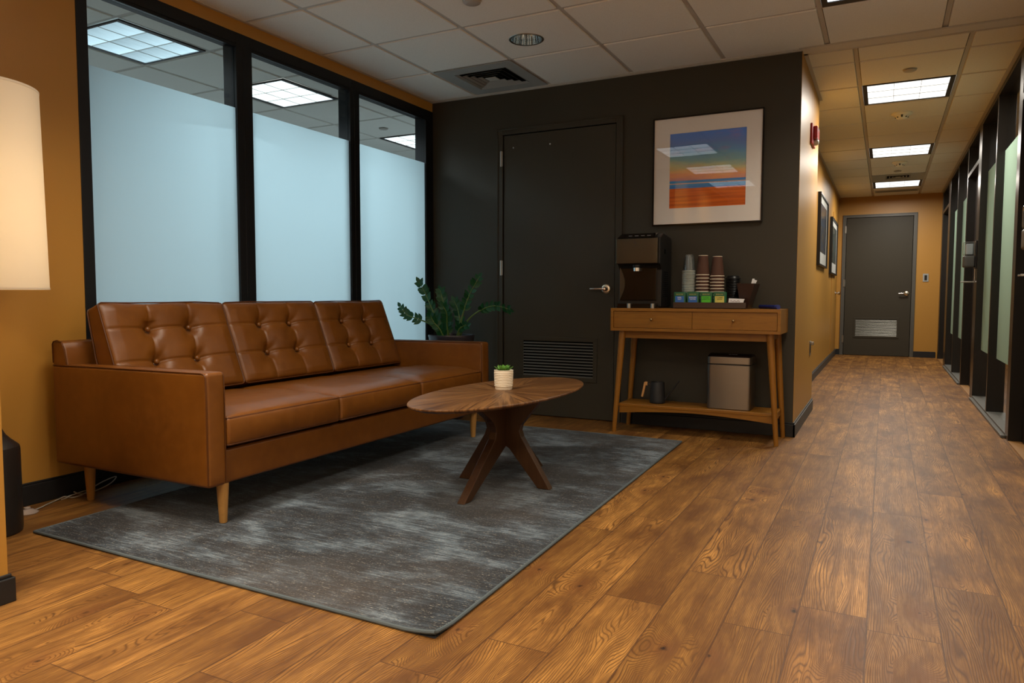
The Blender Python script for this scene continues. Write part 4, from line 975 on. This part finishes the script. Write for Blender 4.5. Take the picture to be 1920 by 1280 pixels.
# coffee machine
mx0, mx1, my0, my1 = 1.660, 1.957, -.325, -.035
t = thing('water_dispenser', (1.808, -.18, TZ), 'black countertop drink machine with brushed metal front panel, left on the console table', 'drink machine')
m = MB(); m.prism([(my0 + .052, TZ + .010), (my1, TZ + .010), (my1, 1.285), (my1 - .03, 1.300), (my0 + .10, 1.318), (my0 + .085, 1.318), (my0 + .012, 1.285), (my0 + .012, 1.118), (my0 + .030, 1.105), (my0 + .052, 1.08)], mx0 + .006, mx1, 'x')
bl(m, 'body', M['blackplastic'], t, bevel=.005, seg=3)
m = MB(); m.rbox((mx1 - mx0) / 2 - .006, .008, .084, .006, 6, 2, 4, M=Matrix.Translation(((mx0 + mx1) / 2 - .007, my0 + .006, 1.2015))); fp = bl(m, 'front_panel', M['brushed_panel'], t, smooth=True)
m = MB(); m.prism([(my0 + .0, 1.286), (my0 + .085, 1.3185), (my0 + .085, 1.322), (my0 - .002, 1.290)], mx0 + .012, mx1 - .035, 'x'); tp = bl(m, 'control_panel', M['gloss'], t, bevel=.001)
m = MB()
for k in range(4):
    xx = 1.75 + k * .042; m.box(xx - .012, xx + .012, my0 + .028, my0 + .036, 1.3015, 1.3035)
bl(m, 'control_marks', plain('grey_marks', (.30, .30, .30), .4), tp)
m = MB(); m.box(mx0 + .016, mx1 - .030, my0 + .044, my0 + .0522, TZ + .05, 1.098); bl(m, 'splash_panel', M['gloss'], t, bevel=.004)
m = MB(); xs_ = mx0 + .016
arc = [(xs_ + .036 * math.sin(math.pi * k / 12), TZ + .055 + .215 * k / 12) for k in range(13)]
m.prism([(xs_, TZ + .055)] + arc[1:-1] + [(xs_, TZ + .27)], my0 + .040, my0 + .044); bl(m, 'accent_panel', M['brushed_panel'], t)
m = MB(); m.frustum((1.795, my0 + .035, 1.112), (1.795, my0 + .035, 1.092), .028, .028, 20); nz = bl(m, 'nozzle_mount', M['blackplastic'], t, smooth=True)
m = MB(); m.frustum((1.795, my0 + .035, 1.097), (1.795, my0 + .035, 1.070), .026, .025, 24); bl(m, 'nozzle', M['steel'], t, smooth=True)
m = MB(); m.box(mx0 + .012, mx1 - .02, my0 + .002, my0 + .06, TZ + .004, TZ + .030); m.box(mx0 + .008, mx1 - .004, my0 + .0, my1 - .02, TZ, TZ + .012); bl(m, 'drip_tray', M['gloss'], t, bevel=.003)
for xx in (1.755, 1.915):
    m = MB(); m.frustum((xx, my0 + .0, TZ + .0), (xx, my0 + .0, TZ + .030), .014, .014, 20)
    bl(m, 'chrome_foot', M['hinge_metal'], t, smooth=True)
m = MB()
for k in range(13):
    z = .90 + k * .0135
    for a in (-.23, -.19, -.15): m.box(mx1, mx1 + .001, a, a + .03, z, z + .005)
bl(m, 'vent_slots', M['void'], t); bl(MB().box(mx1, mx1 + .0012, -.215, -.19, 1.185, 1.215), 'latch', M['void'], t)
lg = MB(); lg.lathe([(.0085, 0), (.0085, -.0006), (.0060, -.0006), (.0060, 0)], (1.792, my0 - .0022, 1.2555), 24, 'y'); lg.box(1.7985, 1.8015, my0 - .0028, my0 - .0022, 1.2475, 1.256); lg.box(1.8015, 1.806, my0 - .0028, my0 - .0022, 1.2470, 1.2495)
bl(lg, 'logo', M['darktext'], fp); text('avalon', 'lettering', M['darktext'], .0155, (1.795, my0 - .0024, 1.234), fp)

# organizer with cups, lids, tea
t = thing('organizer', (2.27, -.18, TZ), 'dark brown tiered organizer tray holding cups, lids and tea packets on the console table', 'organizer')
ox0, ox1 = 2.052, 2.502
m = MB(); m.box(ox0, ox1, -.335, -.328, TZ, TZ + .040); m.box(ox0, ox1, -.335, -.06, TZ, TZ + .006); m.box(ox0, ox0 + .006, -.328, -.06, TZ, TZ + .040)
m.box(ox0, 2.452, -.262, -.06, TZ + .006, .890); m.box(ox0, 2.452, -.066, -.060, .89, .92)
for k in range(1, 5): m.box(ox0 + k * .083 - .002, ox0 + k * .083 + .002, -.328, -.262, TZ + .006, TZ + .035)
bl(m, 'tray', M['org'], t, bevel=.0015)
m = MB(); b0 = [(2.458, -.262), (2.500, -.262), (2.500, -.10), (2.458, -.10)]; t0 = [(2.440, -.300), (2.545, -.300), (2.545, -.08), (2.440, -.08)]
bz0, bz1 = TZ + .006, .985
vs = [(x, y, bz0) for x, y in b0] + [(x, y, bz1) for x, y in t0] + [((x - 2.478) * .90 + 2.478, (y + .18) * .92 - .18, bz0 + .004) for x, y in b0] + [((x - 2.4925) * .93 + 2.4925, (y + .19) * .95 - .19, bz1) for x, y in t0]
fs = [(i, (i + 1) % 4, 4 + (i + 1) % 4, 4 + i) for i in range(4)] + [(8 + i, 12 + i, 12 + (i + 1) % 4, 8 + (i + 1) % 4) for i in range(4)] + [(4 + i, 4 + (i + 1) % 4, 12 + (i + 1) % 4, 12 + i) for i in range(4)] + [(3, 2, 1, 0), (8, 9, 10, 11)]
m.add(vs, fs); bl(m, 'stick_holder', M['org'], t)
# stir sticks / napkins in the holder
for k, (dx, L, w_) in enumerate([(-.020, .085, .013), (-.012, .076, .012), (-.030, .080, .011)]):
    m = MB(); xb = 2.510 + k * .003; m.add([(xb - w_ / 2, -.24 + k * .03, .93), (xb + w_ / 2, -.24 + k * .03, .93), (xb + w_ / 2 + .040 + dx, -.245 + k * .03, .93 + L), (xb - w_ / 2 + .040 + dx, -.245 + k * .03, .93 + L),
               (xb - w_ / 2, -.2375 + k * .03, .93), (xb + w_ / 2, -.2375 + k * .03, .93), (xb + w_ / 2 + .040 + dx, -.2425 + k * .03, .93 + L), (xb - w_ / 2 + .040 + dx, -.2425 + k * .03, .93 + L)],
              [(0, 1, 2, 3), (7, 6, 5, 4), (0, 4, 5, 1), (1, 5, 6, 2), (2, 6, 7, 3), (3, 7, 4, 0)])
    tag(m.build('stir_stick', M['whitetext'], loc=(xb, -.24 + k * .03, .93)), ['white paper stick in the holder right of the cup lids, frontmost', 'white paper stick in the holder, leaning farthest right', 'white paper stick in the holder, rearmost'][k], 'stir stick', 'paper sticks in the holder')
# paper cups, upside down
PZ = .890
def cup(x, y, z, mat, rimmat, name, label, group, rt=.0295, rb=.0435, hh=.128, cat='cup'):
    t = thing(name, (x, y, z), label, cat, group)
    m = MB(); m.lathe([(rb, .006), (rt + .0005, hh - .004), (rt, hh), (rt - .002, hh), (rt - .0025, hh - .006), (0, hh - .006)], (x, y, z), 28); bl(m, 'cup_wall', mat, t, smooth=True, angle=50)
    m = MB(); m.lathe([(rb - .002, 0), (rb + .0015, .0005), (rb + .0022, .003), (rb + .001, .0055), (rb - .002, .006), (rb - .002, 0)], (x, y, z), 28); bl(m, 'rim', rimmat, t, smooth=True)
    if rimmat is M['rim']: m = MB(); m.lathe([(rt - .0026, hh - .001), (rt + .0002, hh - .004), (rt + .0006, hh - .0005), (rt - .0005, hh + .0008), (rt - .0026, hh - .001)], (x, y, z), 28); bl(m, 'base_ring', rimmat, t, smooth=True)
    return t
for si, (cx, cy_, n, top, which) in enumerate([(2.208, -.20, 8, 1.168, 'middle'), (2.299, -.20, 8, 1.160, 'right')]):
    proto = None; pitch_ = .0178
    for k in range(n):
        z = PZ + .0 + k * (top - .128 - PZ) / (n - 1)
        lab = 'brown paper cup, %s of the %s upside-down stack' % (['lowest', 'second lowest', 'third lowest', 'fourth from the bottom', 'fourth from the top', 'third from the top', 'second from the top', 'topmost'][k], 'taller middle' if si == 0 else 'shorter right-hand')
        if proto is None: proto = cup(cx, cy_, z, M['cup'], M['rim'], 'paper_cup', lab, 'stacked brown paper cups')
        else: copytree(proto, (cx, cy_, z), lab)
M['pc'] = M['clearplastic']
t_ = NT('cloudy_cup_rim'); a_ = t_.n('ShaderNodeBsdfTransparent', i_Color=(.9, .92, .9)); b_ = t_.n('ShaderNodeBsdfDiffuse', i_Color=(.62, .66, .60)); c_ = t_.n('ShaderNodeMixShader', i_0=.55, i_1=a_.outputs[0], i_2=b_.outputs[0])
t_.t.links.new(c_.outputs[0], t_.out.inputs[0]); M['pcrim'] = t_.mat
proto = None; NCL = 20
for k in range(NCL):
    z = PZ + k * (1.176 - .110 - PZ) / (NCL - 1); lab = ('topmost clear plastic cup of the upside-down stack beside the drink machine' if k == NCL - 1 else 'clear plastic cup nested inside the upside-down stack beside the drink machine')
    if proto is None: proto = cup(2.118, -.20, z, M['pc'], M['pcrim'], 'plastic_cup', lab, 'stacked clear plastic cups', .0275, .0425, .110)
    else: copytree(proto, (2.118, -.20, z), lab)
def lid(x, y, z, label):
    m = MB(); m.lathe([(.046, 0), (.047, .003), (.045, .006), (.040, .007), (.036, .018), (.030, .022), (.029, .0205), (0, .019)], (x, y, z), 28)
    return tag(m.build('cup_lid', M['blackplastic'], loc=(x, y, z), smooth=True), label, 'lid', 'stacked black cup lids')
l0 = None; NL = 13
for k in range(NL):
    lab = 'topmost black cup lid of the stack right of the brown cups' if k == NL - 1 else 'black cup lid within the stack right of the brown cups'
    z = PZ + k * .0104
    if l0 is None: l0 = lid(2.392, -.165, z, lab)
    else:
        c = l0.copy(); c.location = (2.392, -.165, z); c['label'] = lab; COL.objects.link(c)
# tea packets
cols = {'blue': (.015, .12, .42), 'green': (.07, .50, .02), 'yellow': (.62, .55, .12)}
M['packet'] = plain('green_foil_packet', (.008, .10, .04), .3, .5)
for k, (cn, l1, l2) in enumerate([('blue', 'EARL', 'GREY'), ('blue', 'ENGLISH', 'TEATIME'), ('green', 'CLASSIC', 'GREEN TEA'), ('yellow', 'CLASSIC', 'LEMON')]):
    a = 2.054 + k * .0835; b = a + .074
    for d in range(3):
        y = -.322 + d * .016; zz = .932 - d * .001 + (.002 if k % 2 else 0); lean = .004
        lab = ['foremost', 'middle', 'rearmost'][d] + ' tea packet in the ' + ['leftmost blue-labelled', 'second blue-labelled', 'green-labelled', 'yellow-labelled'][k] + ' compartment of the organizer'
        t = thing('tea_packet', ((a + b) / 2, y, TZ + .006), lab, 'tea packet', 'tea packets in the organizer')
        m = MB(); m.rbox((b - a) / 2, .004, (zz - TZ - .006) / 2, .0035, 6, 2, 6, M=Matrix.Translation(((a + b) / 2, y, (zz + TZ + .006) / 2))); bl(m, 'sachet', M['packet'], t, smooth=True)
        if d == 0:
            lb = bl(MB().box(a + .009, b - .009, y - .0050, y - .0040, TZ + .040, TZ + .079), 'label_panel', plain('label_' + cn, cols[cn], .4), t, bevel=.0003)
            tm = M['whitetext'] if cn == 'blue' else (M['greentext'] if cn == 'green' else M['darktext'])
            text(l1, 'lettering', tm, .0115, ((a + b) / 2, y - .0054, TZ + .070), lb); text(l2, 'lettering', tm, .0100, ((a + b) / 2, y - .0054, TZ + .059), lb)
            text('BIGELOW', 'brand_lettering', M['goldtext'], .0100, ((a + b) / 2, y - .0044, TZ + .090), t)
for d in range(3):
    y = -.322 + d * .012; t = thing('creamer_packet', (2.432, y, TZ + .006), ['foremost', 'middle', 'rearmost'][d] + ' white sweetener packet at the right end of the organizer', 'packet', 'white packets in the organizer')
    m = MB(); m.add([(2.392, y, TZ + .006), (2.470, y, TZ + .006), (2.488, y, TZ + .062), (2.398, y, TZ + .066), (2.392, y + .003, TZ + .006), (2.470, y + .003, TZ + .006), (2.488, y + .003, TZ + .062), (2.398, y + .003, TZ + .066)],
                    [(0, 1, 2, 3), (7, 6, 5, 4), (0, 4, 5, 1), (1, 5, 6, 2), (2, 6, 7, 3), (3, 7, 4, 0)]); p_ = bl(m, 'sachet', M['whitetext'], t)
    if d == 0:
        m = MB(); m.tube([(2.405 + .0065 * i, y - .001, TZ + .048 + .005 * math.sin(i * 1.9) + .001 * (i % 3)) for i in range(10)], .0011, 5); bl(m, 'script_print', plain('purple_print', (.16, .05, .12), .5), p_)
# navy case
t = thing('navy_case', (2.63, -.20, TZ), 'small navy blue cylindrical case lying at the right end of the console table', 'case')
m = MB(); m.frustum((2.555, -.12, TZ + .013), (2.680, -.265, TZ + .013), .012, .013, 24); bl(m, 'case_body', M['navy'], t, smooth=True, bevel=.001); m = MB(); m.frustum((2.667, -.250, TZ + .013), (2.684, -.269, TZ + .013), .0138, .0138, 24); bl(m, 'case_cap', plain('navy_cap', (.03, .04, .17), .4), t, smooth=True)

# things on the lower shelf
SZ = .190
t = thing('watering_can', (1.922, -.20, SZ), 'matte black watering can with wooden handle and thin spout on the lower shelf', 'watering can')
m = MB(); m.lathe([(0, 0), (.048, 0), (.052, .004), (.0515, .02), (.0460, .138), (.0450, .142), (.0430, .142), (.0430, .13), (0, .128)], (1.920, -.20, SZ), 36); bl(m, 'body', M['matteblack'], t, smooth=True, angle=50)
m = MB(); m.tube([(1.966, -.20, SZ + .020), (1.99, -.20, SZ + .050), (2.03, -.20, SZ + .105), (2.066, -.20, SZ + .158)], .005, 10, rads=[.0075, .0055, .0045, .004]); bl(m, 'spout', M['matteblack'], t, smooth=True)
m = MB(); m.tube([(1.874, -.20, SZ + .118), (1.852, -.20, SZ + .128)], .006, 8); bl(m, 'bracket', M['matteblack'], t)
m = MB(); m.prism([(1.852, SZ + .140), (1.852, SZ + .115), (1.846, SZ + .113), (1.840, SZ + .116), (1.822, SZ + .035), (1.808, SZ + .036), (1.828, SZ + .134), (1.834, SZ + .140)], -.207, -.193); bl(m, 'handle', M['handle_wood'], t, bevel=.003)
t = thing('waste_bin', (2.40, -.17, SZ), 'small brushed steel lidded bin standing on the lower shelf', 'bin')
bx0, bx1, by0, by1 = 2.262, 2.534, -.285, -.080
m = MB(); m.rbox((bx1 - bx0) / 2, (by1 - by0) / 2, .140, .022, 6, 4, 6, fn=lambda p: (p[0], p[1], p[2]), M=Matrix.Translation(((bx0 + bx1) / 2, (by0 + by1) / 2, SZ + .143)))
m2 = MB()
def rr_prism(mb, x0, x1, y0, y1, r, z0, z1, n=6):
    pts = []
    for cx_, cy__, a0 in ((x1 - r, y0 + r, -90), (x1 - r, y1 - r, 0), (x0 + r, y1 - r, 90), (x0 + r, y0 + r, 180)):
        for k in range(n + 1): a = math.radians(a0 + 90 * k / n); pts.append((cx_ + r * math.cos(a), cy__ + r * math.sin(a)))
    mb.prism(pts, z0, z1, 'z'); return mb
bl(rr_prism(MB(), bx0, bx1, by0, by1, .024, SZ + .003, SZ + .283), 'body', M['brushed_steel'], t, smooth=True, bevel=.0025)
bl(rr_prism(MB(), bx0 + .004, bx1 - .004, by0 + .004, by1 - .004, .022, SZ, SZ + .336), 'liner', M['blackplastic'], t, smooth=True)
bl(rr_prism(MB(), bx0, bx1, by0, by1, .024, SZ + .289, SZ + .334), 'lid_band', M['brushed_steel'], t, smooth=True, bevel=.0025)
m = MB(); n = 14; poly = [(by0 + .004, SZ + .334)] + [(by0 + .004 + (by1 - by0 - .008) * k / n, SZ + .336 + .014 * math.sin(math.pi * k / n)) for k in range(n + 1)] + [(by1 - .004, SZ + .334)]
m.prism(poly, bx0 + .005, bx1 - .005, 'x'); ld = bl(m, 'lid', M['gloss'], t, smooth=True, bevel=.002)
text('ek world', 'lettering', plain('faint_print', (.14, .13, .12), .5), .0145, (2.414, by0 + .055, SZ + .3475), ld, rot=(.25, 0, 0))

# ------------------------------------------------------------------ floor lamp in the nook
LX, LY = .262, -3.455
t = thing('floor_lamp', (LX, LY, 0), 'floor lamp with white drum shade and dark bottle-shaped base at the left edge', 'lamp')
prof = [(0, 0), (.106, 0), (.110, .004), (.112, .02), (.111, .318), (.108, .330), (.097, .341), (.083, .354), (.066, .374), (.053, .400), (.046, .430), (.043, .460), (.043, .480), (0, .482)]
m = MB(); m.lathe(prof, (LX, LY, 0), 48); bl(m, 'base', M['bronze_lamp'], t, smooth=True, angle=30)
m = MB(); m.lathe([(.0435, .470), (.046, .472), (.046, .500), (.038, .506), (0, .506)], (LX, LY, 0), 32); bl(m, 'collar', plain('bronze_collar', (.20, .15, .10), .3, .5, .8), t, smooth=True)
m = MB(); m.frustum((LX, LY, .50), (LX, LY, 1.02), .008, .008, 12); pl = bl(m, 'pole', M['bronze_lamp'], t, smooth=True)
m = MB(); m.frustum((LX, LY, 1.02), (LX, LY, 1.08), .020, .017, 16); bl(m, 'socket', M['bronze_lamp'], t, smooth=True)
m = MB(); m.lathe([(0, 0), (.013, .0), (.014, .02), (.028, .055), (.030, .075), (.022, .098), (0, .105)], (LX, LY, 1.078), 20)
tb = NT('lit_bulb'); eb = tb.n('ShaderNodeEmission', i_Color=(1, .78, .48), i_Strength=14.0); tb.t.links.new(eb.outputs[0], tb.out.inputs[0]); bl(m, 'bulb', tb.mat, t, smooth=True)
SR0, SR1, SZ0, SZ1 = .226, .214, .925, 1.668
m = MB(); m.lathe([(SR0, SZ0), (SR1, SZ1), (SR1 - .003, SZ1), (SR0 - .003, SZ0), (SR0, SZ0)], (LX, LY, 0), 72); sd = bl(m, 'shade', M['shade'], t, smooth=True, angle=50)
m = MB(); m.lathe([(SR0 + .0012, SZ0 - .001), (SR0 + .0012, SZ0 + .007), (SR0 - .0035, SZ0 + .007), (SR0 - .0035, SZ0 - .001), (SR0 + .0012, SZ0 - .001)], (LX, LY, 0), 72); m.lathe([(SR1 + .001, SZ1 - .007), (SR1 + .001, SZ1 + .001), (SR1 - .0035, SZ1 + .001), (SR1 - .0035, SZ1 - .007), (SR1 + .001, SZ1 - .007)], (LX, LY, 0), 72)
bl(m, 'shade_trim', M['shade'], sd, smooth=True)
m = MB()
for k in range(3):
    a = k * 2.094 + .4; m.tube([(LX + .012 * math.cos(a), LY + .012 * math.sin(a), 1.04), (LX + (SR0 - .004) * math.cos(a), LY + (SR0 - .004) * math.sin(a), .932)], .0022, 6)
bl(m, 'spider', M['steel'], t)
m = MB(); m.tube([(LX + .03, LY + .01, 1.03), (LX + .032, LY + .012, .91)], .0012, 5); m.lathe([(0, -.014), (.006, -.010), (.0075, -.004), (.005, .002), (0, .004)], (LX + .032, LY + .012, .905), 12); bl(m, 'pull_chain', M['steel'], t, smooth=True)
pt = bpy.data.lights.new('lamp_bulb_light', 'POINT'); pt.energy = 6.5; pt.color = (1.0, .80, .54); pt.shadow_soft_size = .04
po = bpy.data.objects.new('lamp_bulb_light', pt); po.location = (LX, LY, 1.17); COL.objects.link(po)
# lamp cord with inline foot switch along the baseboard
cp_ = plain('clear_cord', (.34, .32, .28), .2, .5)
t = thing('foot_switch', (.118, -3.235, 0), 'clear plastic dome foot switch on the floor beside the lamp base', 'foot switch')
m = MB(); m.lathe([(0, 0), (.040, 0), (.041, .003), (.036, .007), (.024, .014), (.013, .017), (.012, .024), (.009, .026), (0, .026)], (.118, -3.235, 0), 32); bl(m, 'housing', plain('clear_dome', (.30, .24, .21), .15, .6), t, smooth=True)
m = MB(); m.tube(bez([(.165, -3.36, .004), (.12, -3.27, .005), (.110, -3.19, .005), (.075, -3.13, .004), (.055, -3.08, .006), (.05, -3.04, .012), (.075, -3.02, .006), (.085, -2.98, .012), (.06, -2.93, .02), (.04, -2.86, .035), (.055, -2.80, .05), (.075, -2.84, .03), (.06, -2.90, .008), (.05, -2.96, .005), (.035, -2.99, .02)], 90), .0028, 7)
m.tube(bez([(.06, -3.06, .004), (.075, -3.045, .012), (.062, -3.01, .015), (.05, -3.03, .008), (.066, -2.97, .02), (.05, -2.90, .015)], 40), .0025, 6)
tag(m.build('power_cord', cp_, smooth=True), 'coiled clear power cord on the floor along the baseboard behind the sofa leg', 'cord')
